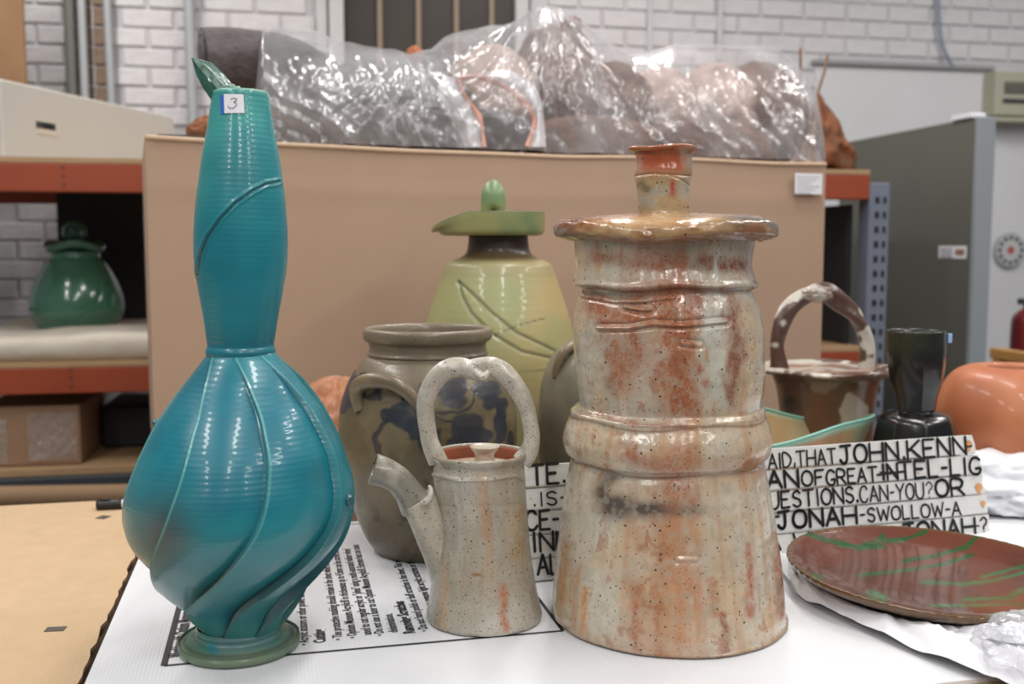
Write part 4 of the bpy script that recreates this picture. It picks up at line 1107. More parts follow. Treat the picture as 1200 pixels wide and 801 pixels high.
# ---- teapot
base = axis_at(568, 722); YK = base[1]
tea = thing('teapot', 'small speckled grey stoneware teapot with a looped handle and stubby spout', 'teapot', base)
M_kettle = mat('speckled_grey_glaze', attr=True, rough=.3, coat=.45, bump=.4, bscale=170, bdist=.0008, rvar=.1,
               speck=[((78, 54, 38), 290, .50, .86), ((112, 80, 58), 520, .46, .88)], var=.07, vscale=40)
def ket_paint(T, Z, px, py, P):
    n = fbm(P[..., 0] * 22, P[..., 1] * 22, P[..., 2] * 14, 4, 71)
    c = mix(L(176, 171, 159), L(156, 147, 130), sstep(.35, .65, n))
    c = mix(c, L(158, 134, 104), sstep(.56, .7, fbm(np.sin(T) * 5, np.cos(T) * 5, Z * 9, 3, 73)) * .6)
    c = streaks(px, py, T, [([(590, 688), (591, 735)], 5, .9, L(164, 106, 74)), ([(566, 560), (568, 625)], 7, .5, L(172, 126, 92)), ([(608, 600), (606, 650)], 9, .5, L(164, 128, 78)),
                            ([(522, 660), (520, 735)], 4, .5, L(184, 140, 98)), ([(556, 673), (562, 673)], 2, .9, L(140, 86, 50))], c, P)
    return c
def ket_disp(T, Z, px, py, R):
    dr = .0010 * (fbm(np.sin(T) * 5, np.cos(T) * 5, Z * 20, 3, 15) - .5) * 2 + .00005 * np.sin(Z * 600)
    for pts, a in (([(508, 556), (540, 563), (575, 562), (602, 557), (612, 561)], .0022), ([(512, 592), (560, 597), (612, 590)], -.0006)):
        d, s = segdist(px, py, pts); dr = dr + (np.cos(T) > 0) * a * np.exp(-(d / 2.2) ** 2)
    return dr, 0
kp = profile_px([(560, 566 - 50, 566 + 45), (536, 509, 614), (531, 509, 615), (529, 507, 617), (532, 505.5, 618), (536, 507, 616), (541, 510, 613), (548, 508, 614), (560, 508, 615), (575, 510, 616), (590, 512, 617), (610, 513, 619), (635, 512, 621), (660, 509, 624), (685, 505, 628), (705, 501.5, 632), (714, 500, 634.5), (719, 500, 635)], 568, YK)
kp += [(kp[-1][0] - .003, .0012, 0), (.03, .0008, 0), (0, .0008, 0)]
lathe('body', kp, base, M_kettle, tea, ns=360, nr=300, disp=ket_disp, paint=ket_paint)
M_terra = mat('bare_red_clay', (140, 76, 52), .6, var=.15, vscale=30, bump=.3)
zk = lambda y: PY(560, y, YK)[2]
kx2 = lambda a: a / 1200 * YK
lathe('lid_seat', [(kx2(51), zk(531)), (kx2(49.5), zk(534)), (kx2(49), zk(548)), (kx2(44), zk(551)), (0, zk(551))], base, M_terra, tea, lean=561.5, ns=64, nr=40)
lid_c = lambda T, Z, px, py, P: mix(L(184, 160, 136), L(196, 186, 170), sstep(.4, .6, fbm(P[..., 0] * 60, P[..., 1] * 60, P[..., 2] * 60, 3, 5)))
ld = lathe('lid', [(kx2(47), zk(549)), (kx2(47), zk(546)), (kx2(42), zk(544)), (kx2(14), zk(542)), (0, zk(542))], base, M_kettle, tea, lean=561.5, ns=96, nr=40, paint=lid_c)
lathe('lid_knob', [(kx2(15), zk(545)), (kx2(12), zk(538)), (kx2(12), zk(531)), (kx2(16), zk(526)), (kx2(18), zk(523)), (kx2(17), zk(522)), (kx2(12), zk(523.5)), (0, zk(524))],
         base, M_kettle, ld, lean=568, ns=64, nr=60, paint=lid_c)
hc = lambda V: mix(L(178, 170, 156), L(194, 188, 176), sstep(.4, .6, fbm(V[:, 0] * 50, V[:, 1] * 50, V[:, 2] * 50, 3, 9)))
hfn = lambda tt, a: 1 + .07 * np.sin(2 * a + tt * 7) + .05 * np.sin(3 * a + tt * 23)
def kp3(lst): return [PY(x, y, YK + d) for x, y, d in lst]
tube('handle', kp3([(513, 541, 0), (509, 530, 0), (502, 510, 0), (499, 485, -.002), (501, 462, -.004), (511, 443, -.004), (528, 432, -.006), (546, 431, -.008), (560, 438, -.010), (572, 443, -.010)]),
     [.0122, .012, .0112, .0108, .011, .0114, .0116, .0108, .0082, .005], M_kettle, tea, base, colfn=hc, ns=32, n=110, fn=hfn)
tube('handle', kp3([(612, 541, 0), (619, 530, 0), (623, 508, 0), (618, 482, -.002), (608, 458, -.004), (594, 440, -.004), (578, 430, -.006), (562, 428, -.006), (548, 430, -.004), (538, 434, 0)]),
     [.0122, .0116, .0106, .0106, .011, .0112, .0112, .0100, .0078, .005], M_kettle, tea, base, colfn=hc, ns=32, n=110, fn=hfn)
tube('handle_tip', kp3([(556, 434, -.014), (562, 440, -.016), (567, 441, -.017), (573, 435, -.016)]), [.004, .0052, .0052, .003], M_kettle, tea, base, colfn=hc, ns=20, n=30)
def sp_c(V): return mix(L(128, 124, 112), L(156, 150, 138), sstep(.4, .6, fbm(V[:, 0] * 40, V[:, 1] * 40, V[:, 2] * 40, 3, 19)))
V1, F1 = tube_arrays(kp3([(437, 549, -.03), (450, 553, -.028), (466, 562, -.024), (479, 577, -.02), (488, 592, -.014)]), [.0188, .0176, .0165, .0172, .0205], ns=40, n=60, cap=False)
V2, F2 = tube_arrays(kp3([(437, 549, -.03), (450, 553, -.028), (466, 562, -.024)]), [.0168, .0150, .008], ns=40, n=20)
nn = len(V1); Fr_ = [(j, (j + 1) % 40, nn + (j + 1) % 40, nn + j) for j in range(40)]
V = np.vstack([V1, V2]); Fs = F1 + [tuple(i + nn for i in f[::-1]) for f in F2[:-2]] + [tuple(nn + i for i in F2[-1][::-1])] + Fr_
new_mesh('spout_tip', V - base, Fs, M_kettle, tea, cols=sp_c(V))
tube('spout', kp3([(489, 584, -.016), (498, 600, -.014), (509, 622, -.008), (523, 652, .0), (536, 700, .008)]), [.0215, .0225, .0245, .0265, .026], M_kettle, tea, base,
     colfn=lambda V: mix(L(170, 160, 142), L(184, 176, 160), sstep(.4, .6, fbm(V[:, 0] * 40, V[:, 1] * 40, V[:, 2] * 40, 3, 29))), ns=48, n=80)
tube('clay_sausage', kp3([(494, 590, -.040), (499, 588, -.043), (504, 582, -.043), (505, 574, -.040), (503, 569, -.036)]), [.0025, .0034, .0034, .003, .002], M_kettle, tea, base, colfn=hc, ns=16, n=40)

# ---- salt glazed crock with cobalt flowers
base = axis_at(502, 641); YC = base[1]
crock = thing('stoneware_crock', 'grey brown wide mouthed crock with dark blue brushed flowers and an ear handle', 'crock', base)
M_crock = mat('salt_glazed_stoneware', attr=True, rough=.42, coat=.25, bump=.5, bscale=200, bdist=.0009, rvar=.08, speck=[((50, 38, 26), 240, .52, .78)], var=.14, vscale=26)
blue = L(36, 40, 52)
def crock_paint(T, Z, px, py, P):
    n = fbm(P[..., 0] * 18, P[..., 1] * 18, P[..., 2] * 18, 4, 81); n2 = fbm(P[..., 0] * 60, P[..., 1] * 60, P[..., 2] * 60, 3, 83)
    c = mix(L(112, 98, 74), L(92, 82, 56), sstep(.35, .65, n))
    c = mix(c, L(118, 106, 88), sstep(zc(450), zc(425), Z) * .9)
    c = mix(c, L(98, 86, 66), sstep(zc(585), zc(615), Z) * .7)
    c = mix(c, L(66, 54, 38), sstep(.62, .75, n2) * sstep(zc(480), zc(560), Z) * .8)
    wx_ = px + 7 * (vnoise(px / 10, py / 10, 0, 5) - .5); wy_ = py + 7 * (vnoise(px / 10, py / 10, 5, 6) - .5)
    fr_ = (np.cos(T) > 0)
    for (x, y, a, b) in ((414, 452, 9, 12), (404, 468, 7, 14), (410, 436, 7, 7), (465, 453, 14, 6), (480, 478, 10, 8), (466, 484, 8, 9), (474, 495, 14, 9), (488, 500, 9, 13), (478, 470, 7, 6),
                         (456, 487, 11, 7), (528, 452, 18, 14), (532, 470, 12, 8), (570, 456, 15, 10), (576, 470, 10, 10), (548, 502, 16, 18), (562, 510, 14, 8), (586, 502, 6, 16), (589, 476, 6, 12),
                         (494, 520, 4, 10), (446, 460, 3, 9), (598, 520, 5, 16), (514, 512, 4, 8), (540, 520, 14, 10)):
        k = ((wx_ - x) / a) ** 2 + ((wy_ - y) / b) ** 2; c = mix(c, blue, sstep(1.6, .9, k) * .9 * fr_)
    for pts, ww in (([(456, 484), (445, 500), (440, 515), (446, 532), (452, 540)], 3.6), ([(425, 440), (424, 458), (430, 466), (440, 464), (446, 452)], 3.0),
                    ([(512, 483), (535, 484), (552, 474), (560, 455)], 1.8), ([(515, 490), (540, 500), (560, 515)], 1.4), ([(492, 450), (496, 462), (506, 468)], 3.5), ([(590, 470), (586, 500), (582, 520)], 3.5)):
        d, s = segdist(wx_, wy_, pts); c = mix(c, blue, sstep(ww * 1.25, ww * .7, d) * .85 * fr_)
    return c
zc = lambda y: PY(502, y, YC)[2]
cp = profile_px([(440, 56), (410, 60), (395, 64), (386, 66), (383.5, 69), (383.5, 73), (386.5, 75.5), (392, 76), (397, 74), (400, 70), (404, 68.5), (410, 69), (413, 71), (416, 69.5), (420, 75), (428, 82), (440, 90), (455, 97), (470, 101.5), (485, 104), (500, 105), (520, 104.5), (545, 101), (570, 95), (590, 88), (610, 80), (625, 72), (635, 66), (639, 63)], 501, YC)
cp += [(cp[-1][0] - .003, .0012, 0), (.03, .0008, 0), (0, .0008, 0)]
lathe('body', cp, base, M_crock, crock, ns=420, nr=340, paint=crock_paint, disp=lambda T, Z, px, py, R: (.0010 * (vnoise(T * 3, Z * 50, 0, 8) - .5) + .00008 * np.sin(Z * 500), 0))
def ear(side):
    pts = []
    for (x, y, out) in ((431, 470, -.001), (431, 456, .005), (436, 445, .012), (447, 437, .018), (462, 434, .021), (476, 436, .019), (488, 444, .013), (496, 455, .006), (500, 464, -.001)):
        hw = np.interp(y, [428, 440, 455, 470], [82, 90, 97, 101.5]); s_ = (x - 501) / hw
        th_ = math.asin(max(-1, min(1, s_))) + (0 if side == 0 else math.pi); r_ = kxc(hw) + out
        pts.append(np.array([base[0] + r_ * math.sin(th_), base[1] - r_ * math.cos(th_), zc(y)]))
    return pts
kxc = lambda a: a / 1200 * YC
ec = lambda V: mix(L(116, 102, 78), L(124, 108, 84), sstep(.4, .6, fbm(V[:, 0] * 40, V[:, 1] * 40, V[:, 2] * 40, 3, 9)))
for sd in (0, 1): tube('ear_handle', ear(sd), [.006, .008, .0092, .0098, .010, .0098, .0092, .008, .006], M_crock, crock, base, colfn=ec, ns=28, n=80, ell=(1, 1.15))

# ---- green lidded jar
YG = 1.86; gxx = PY(584, 400, YG)[0]; base = np.array([gxx, YG, 0.0])
gj = thing('green_lidded_jar', 'yellow green lidded jar with a brimmed lid and leaf carving', 'jar', base)
M_green = mat('matt_green_glaze', attr=True, rough=.42, coat=.2, bump=.25, bscale=60, bdist=.001, var=.07, vscale=10)
zg = lambda y: PY(584, y, YG)[2]
leafA = [(537, 330), (553, 344), (578, 368), (606, 390), (632, 402), (653, 412)]; leafB = [(537, 330), (542, 348), (553, 368), (578, 392), (612, 412), (650, 420)]
def gj_paint(T, Z, px, py, P):
    n = fbm(P[..., 0] * 7, P[..., 1] * 7, P[..., 2] * 7, 3, 91)
    c = mix(L(150, 150, 104), L(176, 154, 106), sstep(-.3, .9, np.sin(T) + (n - .5) * 1.2)); c = mix(c, L(136, 154, 106), sstep(.5, .75, n) * .6)
    c = mix(c, L(150, 140, 104), np.exp(-((Z - zg(312)) / .018) ** 2) * .6)
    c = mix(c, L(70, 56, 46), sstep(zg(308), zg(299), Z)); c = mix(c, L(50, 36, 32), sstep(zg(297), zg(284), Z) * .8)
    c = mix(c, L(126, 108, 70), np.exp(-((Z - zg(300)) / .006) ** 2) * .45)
    for pts in (leafA, leafB, [(640, 372), (610, 380), (560, 400)], [(608, 434), (640, 433), (670, 430)]):
        d, s = segdist(px, py, pts); c = mix(c, L(66, 76, 56), np.exp(-(d / (1.3 if len(pts) > 3 else .7)) ** 2) * .85 * (np.cos(T) > 0))
    return c
def gj_disp(T, Z, px, py, R):
    dr = 0
    for pts in (leafA, leafB):
        d, s = segdist(px, py, pts); dr = dr - .0022 * np.exp(-(d / 1.5) ** 2) * (np.cos(T) > 0)
    return dr + .00006 * np.sin(Z * 500), 0
gp = profile_px([(275, 30), (275, 34), (285, 35.5), (294, 37), (300, 42), (305, 54), (309, 61), (314, 64), (325, 68), (345, 75), (370, 83), (395, 89), (420, 93.5), (450, 97), (480, 98), (520, 95), (550, 88), (580, 76)], 584, YG)
gp += [(gp[-1][0] - .01, .001, 0), (0, .001, 0)]
lathe('body', gp, base, M_green, gj, ns=320, nr=240, disp=gj_disp, paint=gj_paint)
kg = lambda a: a / 1200 * YG
def brim_p(T, Z, px, py, P):
    Rr = np.hypot(P[..., 0] - base[0] + 0, P[..., 1] - base[1])
    n = fbm(P[..., 0] * 12, P[..., 1] * 12, P[..., 2] * 12, 3, 95)
    c = mix(L(106, 124, 84), L(146, 144, 94), sstep(.4, .65, n)); c = mix(c, L(104, 132, 100), sstep(kg(52), kg(62), P[..., 0] - base[0]) * .9)
    return mix(c, L(58, 80, 56), sstep(zg(251), zg(249.5), Z) * .8)
def brim_d(T, Z, px, py, R):
    e = sstep(kg(50), kg(60), R); up = sstep(zg(274), zg(250), Z)
    lo = np.clip((np.abs(((T + math.pi / 2 + math.pi) % (2 * math.pi)) - math.pi)) / 1.15, 0, 1)   # 0 at the left end
    h_ = (1 - lo ** 1.2) * (zg(249) - zg(268))
    return -(1 - lo) * .000 + up * (1 - lo) * kg(8), -up * h_
bp_ = [(0, zg(274)), (kg(30), zg(276)), (kg(50), zg(276)), (kg(57), zg(275.5)), (kg(61), zg(272)), (kg(62), zg(262)), (kg(62), zg(250)), (kg(61), zg(249)), (kg(60), zg(250)), (kg(59), zg(262)), (kg(54), zg(268)), (kg(30), zg(269)), (0, zg(268))]
lathe('lid', bp_, base, M_green, gj, lean=576, ns=200, nr=150, disp=brim_d, paint=brim_p)
kk_ = [(0, zg(210.5)), (kg(5), zg(212)), (kg(10), zg(218)), (kg(13.5), zg(226)), (kg(14.5), zg(236)), (kg(14.5), zg(244)), (kg(14), zg(252)), (kg(15), zg(262)), (kg(16), zg(272))]
def kd(T, Z, px, py, R):
    notch = np.exp(-(((px - 578) / 6) ** 2 + ((py - 247) / 5) ** 2)) * (np.cos(T) > 0)
    return -.010 * notch - .002 * np.cos(T) ** 2, .0
def kpaint(T, Z, px, py, P):
    c = mix(L(110, 136, 98), L(140, 146, 98), sstep(zg(232), zg(246), Z)); c = mix(c, L(144, 160, 116), np.clip((px - 578) / 16, 0, 1) * .5)
    return mix(c, L(40, 44, 34), np.exp(-(((px - 580) / 7) ** 2 + ((py - 247) / 4) ** 2)) * (np.cos(T) > 0) * .9)
lathe('lid_knob', kk_, base, M_green, gj, lean=578, ns=96, nr=80, disp=kd, paint=kpaint)

# ---- grey jug behind the tall jar
YU = 1.62; base = np.array([PY(698, 480, YU)[0], YU, 0.0]); zu = lambda y: PY(698, y, YU)[2]
jug = thing('stoneware_jug', 'plain grey brown jug half hidden behind the tall streaked jar', 'jug', base)
up = profile_px([(372, 8), (372, 13), (380, 14), (388, 15), (394, 22), (402, 36), (414, 49), (430, 58), (450, 64), (475, 66.5), (510, 67), (545, 65), (580, 59), (605, 52), (618, 49)], 698, YU)
up += [(up[-1][0], .002, 0), (0, .001, 0)]
lathe('body', up, base, M_crock, jug, ns=160, nr=120, paint=lambda T, Z, px, py, P: mix(L(118, 112, 96), L(96, 88, 68), sstep(zu(450), zu(560), Z) * .8 + .2 * fbm(P[..., 0] * 20, P[..., 1] * 20, P[..., 2] * 20, 3, 4)))
tube('handle', [PY(x, y, YU + d) for x, y, d in ((651, 442, -.045), (654, 425, -.05), (662, 411, -.05), (673, 405, -.04), (684, 402, -.03), (690, 392, -.015))], [.006, .007, .0075, .0075, .007, .006], M_crock, jug, base, colfn=ec, ns=20, n=50)

# ---- small dark green jar on the rack
YD = 3.42; d_b = PY(92, 389, YD); base = np.array([d_b[0], YD, zL + .017 + .0715 + .006])
sj = thing('dark_green_jar', 'round dark green lidded jar on the shelf at left', 'jar', base)
zs = lambda y: PY(92, y, YD)[2] - d_b[2] + base[2]
ks = lambda a: a / 1200 * YD
M_dg = mat('dark_green_gloss', (72, 116, 96), .2, coat=.6, col2=(44, 92, 70), vscale=6)
dp = [(ks(20), zs(301)), (ks(27), zs(303)), (ks(28), zs(309)), (ks(34), zs(316)), (ks(42), zs(330)), (ks(49), zs(347)), (ks(52), zs(362)), (ks(51), zs(375)), (ks(45), zs(386)), (ks(42), zs(390)), (0, zs(390))]
dg_groove = [(117, 330), (118, 345), (110, 360), (96, 372), (94, 378)]
lathe('body', dp, base, M_dg, sj, ns=120, nr=100, disp=lambda T, Z, px, py, R: (-.004 * np.exp(-(segdist(px, py, dg_groove)[0] / 1.6) ** 2) * (np.cos(T) > 0), 0))
lathe('lid', [(0, zs(299)), (ks(24), zs(301)), (ks(33), zs(300)), (ks(36), zs(295)), (ks(34), zs(292)), (ks(22), zs(292)), (ks(12), zs(290)), (ks(0), zs(290))], base, M_dg, sj, ns=96, nr=60,
      disp=lambda T, Z, px, py, R: (.006 * np.sin(T * 2 + 1) * (R > .04), .010 * np.sin(T * 3 + .4) * sstep(.03, .1, R)))
blob('lid_knob', np.array([base[0], YD, zs(279)]), (ks(15), ks(7), ks(13)), M_dg, sj, seed=4, amp=.15, freq=2, seg=28, origin=base)
V, Fs = tube_arrays([np.array([base[0] + ks(11 * math.cos(a) * (1 - a * .09)), YD - ks(7), zs(279 - 10 * math.sin(a) * (1 - a * .09))]) for a in np.linspace(0, 7.5, 20)], ks(2.2), ns=12, n=90)
new_mesh('knob_curl', V - base, Fs, M_dg, sj)

# ---- basket handled jar, right
YB = 1.93; base = np.array([PY(966, 450, YB)[0], YB, 0.0]); zb = lambda y: PY(966, y, YB)[2]; kb = lambda a: a / 1200 * YB
bj = thing('basket_jar', 'brown and cream glazed jar with a thick arched basket handle', 'jar', base)
M_bask = mat('brown_cream_glaze', attr=True, rough=.32, coat=.4, bump=.5, bscale=90, bdist=.002)
def bj_paint(T, Z, px, py, P):
    px = px + 16 * (fbm(px / 14, py / 14, 0, 3, 51) - .5); py = py + 16 * (fbm(px / 14, py / 14, 7, 3, 52) - .5)
    n = fbm(P[..., 0] * 12, P[..., 1] * 12, P[..., 2] * 8, 4, 101); n2 = fbm(P[..., 0] * 40, P[..., 1] * 40, P[..., 2] * 40, 3, 103)
    c = mix(L(84, 60, 46), L(108, 80, 56), sstep(.35, .65, n))
    edge_ = 448 + 14 * np.sin(px / 15) + 14 * (vnoise(px / 12, 0, 0, 3) - .5)
    c = mix(c, L(122, 114, 102), sstep(4, -4, py - edge_))
    c = mix(c, L(34, 30, 28), np.exp(-(((px - 926) / 16) ** 2 + ((py - 470) / 14) ** 2)) * .95)
    c = mix(c, L(170, 162, 150), sstep(1.1, .8, ((px - 1000) / 16) ** 2 + ((py - 486) / 26) ** 2) * .85)
    Rr = np.hypot(P[..., 0] - base[0], P[..., 1] - base[1])
    top = (Z > zb(433))
    c = mix(c, mix(L(184, 178, 166), L(90, 62, 48), sstep(.52, .64, n2 + (px - 940) / 400)), top * 1.0)
    return c
bp_ = [(kb(30), zb(433)), (kb(58), zb(431)), (kb(70), zb(428)), (kb(75), zb(429)), (kb(77), zb(432)), (kb(74), zb(435)), (kb(64), zb(438)), (kb(60), zb(446)), (kb(57), zb(458)), (kb(54), zb(480)), (kb(53), zb(510)), (kb(55), zb(540)), (kb(56), .004), (kb(50), .001), (0, .001)]
lathe('body', bp_, base, M_bask, bj, lean=968, ns=220, nr=140, paint=bj_paint, disp=lambda T, Z, px, py, R: (.003 * np.sin(T * 4) * (R > kb(65)), .0018 * np.sin(T * 5) * (R > kb(60)) + .001 * (vnoise(T * 12, R * 60, 0, 5) - .5)))
bc = lambda V: mix(L(82, 58, 50), L(190, 184, 174), np.clip(sstep(.56, .63, fbm(V[:, 0] * 24, V[:, 1] * 24, V[:, 2] * 24, 3, 7) + .10 * (V[:, 2] > zb(352)) + .05 * (V[:, 0] > base[0] + kb(40))), 0, 1))
lathe('lid', [(0, zb(430)), (kb(52), zb(430)), (kb(55), zb(431)), (kb(50), zb(434)), (0, zb(434))], base, M_bask, bj, lean=968, ns=96, nr=40,
      paint=lambda T, Z, px, py, P: mix(L(196, 188, 176), L(150, 110, 92), sstep(.5, .66, fbm(P[..., 0] * 24, P[..., 1] * 24, P[..., 2] * 24, 3, 7))))
tube('handle', [PY(x, y, YB + d) for x, y, d in ((913, 434, -.03), (911, 412, -.03), (913, 388, -.03), (922, 366, -.03), (938, 350, -.03), (955, 342, -.03), (970, 343, -.03), (985, 354, -.03), (1000, 368, -.03), (1011, 386, -.03), (1016, 408, -.03), (1016, 434, -.03))],
     [.017, .0145, .0145, .015, .0155, .017, .0175, .0165, .015, .0135, .0125, .014], M_bask, bj, base, colfn=bc, ns=32, n=150, fn=lambda tt, a: 1 + .12 * np.sin(2 * a + tt * 18) + .07 * np.sin(3 * a + 31 * tt))
blob('handle_lump', PY(959, 344, YB - .045), (.028, .012, .014), mat('cream_drip', (186, 180, 170), .35, coat=.4, col2=(120, 92, 80), vscale=40, bump=.5), bj, seed=8, amp=.4, origin=base)

# ---- black faceted goblet vase
YV = 1.74; base = np.array([PY(1074, 450, YV)[0], YV, 0.0]); zv = lambda y: PY(1074, y, YV)[2]; kv = lambda a: a / 1200 * YV
gv = thing('black_faceted_vase', 'black glossy faceted vase with a flared cup on a wide shoulder', 'vase', base)
M_bk = mat('black_gloss_glaze', attr=True, rough=.22, coat=.25, bump=.2, bscale=70, bdist=.001)
def fac(N_, off, soft=.0):
    def f(T, Z, px, py, R):
        a = ((T + off) % (2 * math.pi / N_)) - math.pi / N_
        k = math.cos(math.pi / N_) / np.cos(a)
        return R * (k - 1) * .45 + R * .02, 0
    return f
def bk_paint(T, Z, px, py, P):
    c = mix(L(18, 18, 18), L(46, 48, 34), sstep(zv(430), zv(392), Z) * sstep(.3, .7, fbm(P[..., 0] * 20, P[..., 1] * 20, P[..., 2] * 20, 3, 2)))
    a = ((T + .12) % (2 * math.pi / 8)) - math.pi / 8
    dd = math.pi / 8 - np.abs(a)
    Rr = np.hypot(P[..., 0] - base[0], P[..., 1] - base[1])
    return mix(c, L(92, 80, 52), np.exp(-(dd * Rr / .0010) ** 2) * .3 * (Z < zv(484)) )
cupp = profile_px([(470, 12), (395, 31), (389, 33), (387, 34.5), (388, 35.5), (400, 35.5), (420, 35), (436, 33), (450, 30), (462, 26), (474, 23.5), (480, 23), (484, 25)], 1074, YV)
lathe('cup', cupp, base, M_bk, gv, ns=256, nr=150, disp=fac(8, .12), paint=bk_paint)
shp = profile_px([(480, 22), (482, 28), (484, 37), (488, 43), (494, 46), (510, 50), (530, 53), (555, 54), (580, 52)], 1074, YV)
shp += [(shp[-1][0] - .002, .002, 0), (0, .001, 0)]
lathe('shoulder', shp, base, M_bk, gv, ns=256, nr=150, disp=fac(8, .12), paint=bk_paint)
p = PY(1110, 394, YV) - base
MB().box(p[0] - .004, p[0] + .003, -.014, -.010, p[2] - .010, p[2] + .006, .001).build('paper_sticker', mat('pale_blue_label', (150, 180, 220), .5), gv)

# ---- orange round pot
YO = 1.92; base = np.array([PY(1188, 450, YO)[0], YO, 0.0]); zo = lambda y: PY(1188, y, YO)[2]; ko = lambda a: a / 1200 * YO
op = thing('orange_round_pot', 'large burnished orange round pot at the right edge', 'pot', base)
M_or = mat('burnished_terracotta', attr=True, rough=.45, coat=.12, bump=.15, bscale=20, bdist=.002)
def op_paint(T, Z, px, py, P):
    n = fbm(P[..., 0] * 7 + 2, P[..., 1] * 7, P[..., 2] * 7, 4, 111)
    c = mix(L(188, 116, 76), L(166, 96, 62), sstep(.35, .65, n)); c = mix(c, L(200, 160, 124), sstep(.58, .72, fbm(P[..., 0] * 9, P[..., 1] * 9, P[..., 2] * 9, 3, 115)) * .8)
    return mix(c, L(166, 92, 56), sstep(zo(510), zo(560), Z) * .5)
opp = [(ko(28), zo(445)), (ko(30), zo(431)), (ko(36), zo(428.5)), (ko(52), zo(430)), (ko(67), zo(438)), (ko(78), zo(452)), (ko(86), zo(472)), (ko(88), zo(490)), (ko(85), zo(512)), (ko(74), zo(538)), (ko(56), zo(558)), (ko(40), .003), (0, .001)]
lathe('body', opp, base, M_or, op, lean=1189, ns=160, nr=110, paint=op_paint)

# ---- leaf bowl (shallow, pale green, turquoise rim)
bc_ = G(958, 560); YL = 1.72
M_bowl = mat('pale_green_glaze', attr=True, rough=.35, coat=.4, bump=.15, bscale=40)
A0 = PY(885, 489, 1.70); 
bo_c = np.array([PY(950, 500, YL)[0], YL, 0.0])
bowl = thing('leaf_bowl', 'shallow pale green and tan bowl with pointed folded rim and turquoise edge', 'bowl', bo_c)
zl = lambda y: PY(950, y, YL)[2]
n1, n2 = 120, 30
rimpts = [(880, 483, 1.74), (893, 478, 1.80), (930, 487, 1.86), (985, 496, 1.88), (1022, 486, 1.80), (1018, 490, 1.74), (985, 498, 1.66), (950, 510, 1.615), (920, 519, 1.60), (895, 522, 1.60), (876, 512, 1.64)]
rp = np.array([PY(x, y, d) for x, y, d in rimpts]); rp = catmull(np.vstack([rp, rp[:1]]), n1 + 1)[:-1]
V = []; C_ = []
bot = np.array([bo_c[0] - .01, YL + .01, .006])
for i in range(n1):
    for j in range(n2):
        s_ = j / (n2 - 1); p = bot + (rp[i] - bot) * s_; p[2] = .006 + (rp[i][2] - .006) * (s_ ** 2.0); V.append(p)
V = np.array(V); ths = np.repeat(np.arange(n1) / n1, n2); ss_ = np.tile(np.linspace(0, 1, n2), n1)
cc = mix(L(184, 134, 92), L(176, 150, 110), sstep(.46, .62, fbm(V[:, 0] * 14, V[:, 1] * 14, V[:, 2] * 10, 3, 121))); cc = mix(cc, L(150, 158, 128), sstep(bo_c[0] - .02, bo_c[0] + .06, V[:, 0]) * sstep(.4, .6, vnoise(V[:, 0] * 30 + V[:, 1] * 20, 0, 0, 4)) * .8); cc = mix(cc, L(150, 196, 176), sstep(.972, .992, ss_))
Vo = V + (bot - V) * 0 + np.array([0, 0, -.005]) ; Vo[:, 2] = np.maximum(Vo[:, 2], .001)
NN = n1 * n2; ff = []
for i in range(n1):
    k_ = (i + 1) % n1
    for j in range(n2 - 1):
        ff.append((i * n2 + j, k_ * n2 + j, k_ * n2 + j + 1, i * n2 + j + 1)); ff.append((NN + i * n2 + j + 1, NN + k_ * n2 + j + 1, NN + k_ * n2 + j, NN + i * n2 + j))
    ff.append((i * n2 + n2 - 1, k_ * n2 + n2 - 1, NN + k_ * n2 + n2 - 1, NN + i * n2 + n2 - 1))
new_mesh('bowl_body', np.vstack([V, Vo]) - bo_c, ff, M_bowl, bowl, cols=np.vstack([cc, cc]))
tube('turquoise_rim', list(np.vstack([rp[::4], rp[:1]])), .0022, mat('turquoise_edge', (142, 198, 182), .3, coat=.4), bowl, bo_c, ns=10, n=200)

# ---- paper wrapped bundle between vase and crock
c_ = PY(388, 480, 1.86)
o = blob('wrapped_bundle', (0, 0, .075), (.085, .05, .078), mat('peach_paper', (178, 134, 112), .5, col2=(170, 104, 56), vscale=12, bump=.6, bscale=18, bdist=.01), seed=9, amp=.2, crease=1.0)
for v in o.data.vertices: v.co.z = max(v.co.z * 1.28 , 0)
o.location = (c_[0] + .012, c_[1], 0.002 if c_[1] < 9 else 0); tag(o, 'peach coloured plastic wrapped bundle between the turquoise vase and the crock', 'bundle')

# ------------------------------------------------------------------ lettered sign
SL = G(640, 681); SR = G(1157, 626)
SG = Fr(SL[0], SL[1], math.degrees(math.atan2(SR[1] - SL[1], SR[0] - SL[0])))
lean = math.radians(9)
sign = thing('lettered_sign', 'white painted plank sign with black hand lettering behind the tall jar', 'sign', (SL[0], SL[1], 0.001), SG.a)
sign.rotation_euler = (-lean, 0, SG.a); sign.rotation_mode = 'XYZ'
Rm = Matrix.Rotation(SG.a, 4, 'Z') @ Matrix.Rotation(-lean, 4, 'X'); Ri = Rm.inverted()
def sg(px, py, dy=0.0):
    """pixel -> sign plane coordinates (s along, t up)"""
    d = Ri @ Vector(ray(px, py)); o_ = Ri @ Vector((0 - SL[0], 0 - SL[1], H - .001)); t_ = (dy - o_.y) / d.y
    p = o_ + d * t_; return p.x, p.z
Ht = (sg(640, 540)[1] + sg(1100, 514)[1]) / 2; PH = Ht / 5
ends = [1141, 1148, 1152, 1156, 1159]
M_signw = mat('white_sign_paint', (212, 212, 210), .55, bump=.5, bscale=60, bdist=.001, var=.04, vscale=30, speck=[((196, 140, 96), 60, .62, .80)], vstretch=(1, 4, 4))
M_paint = mat('black_sign_paint', (28, 27, 28), .45, bump=.3, bscale=120)
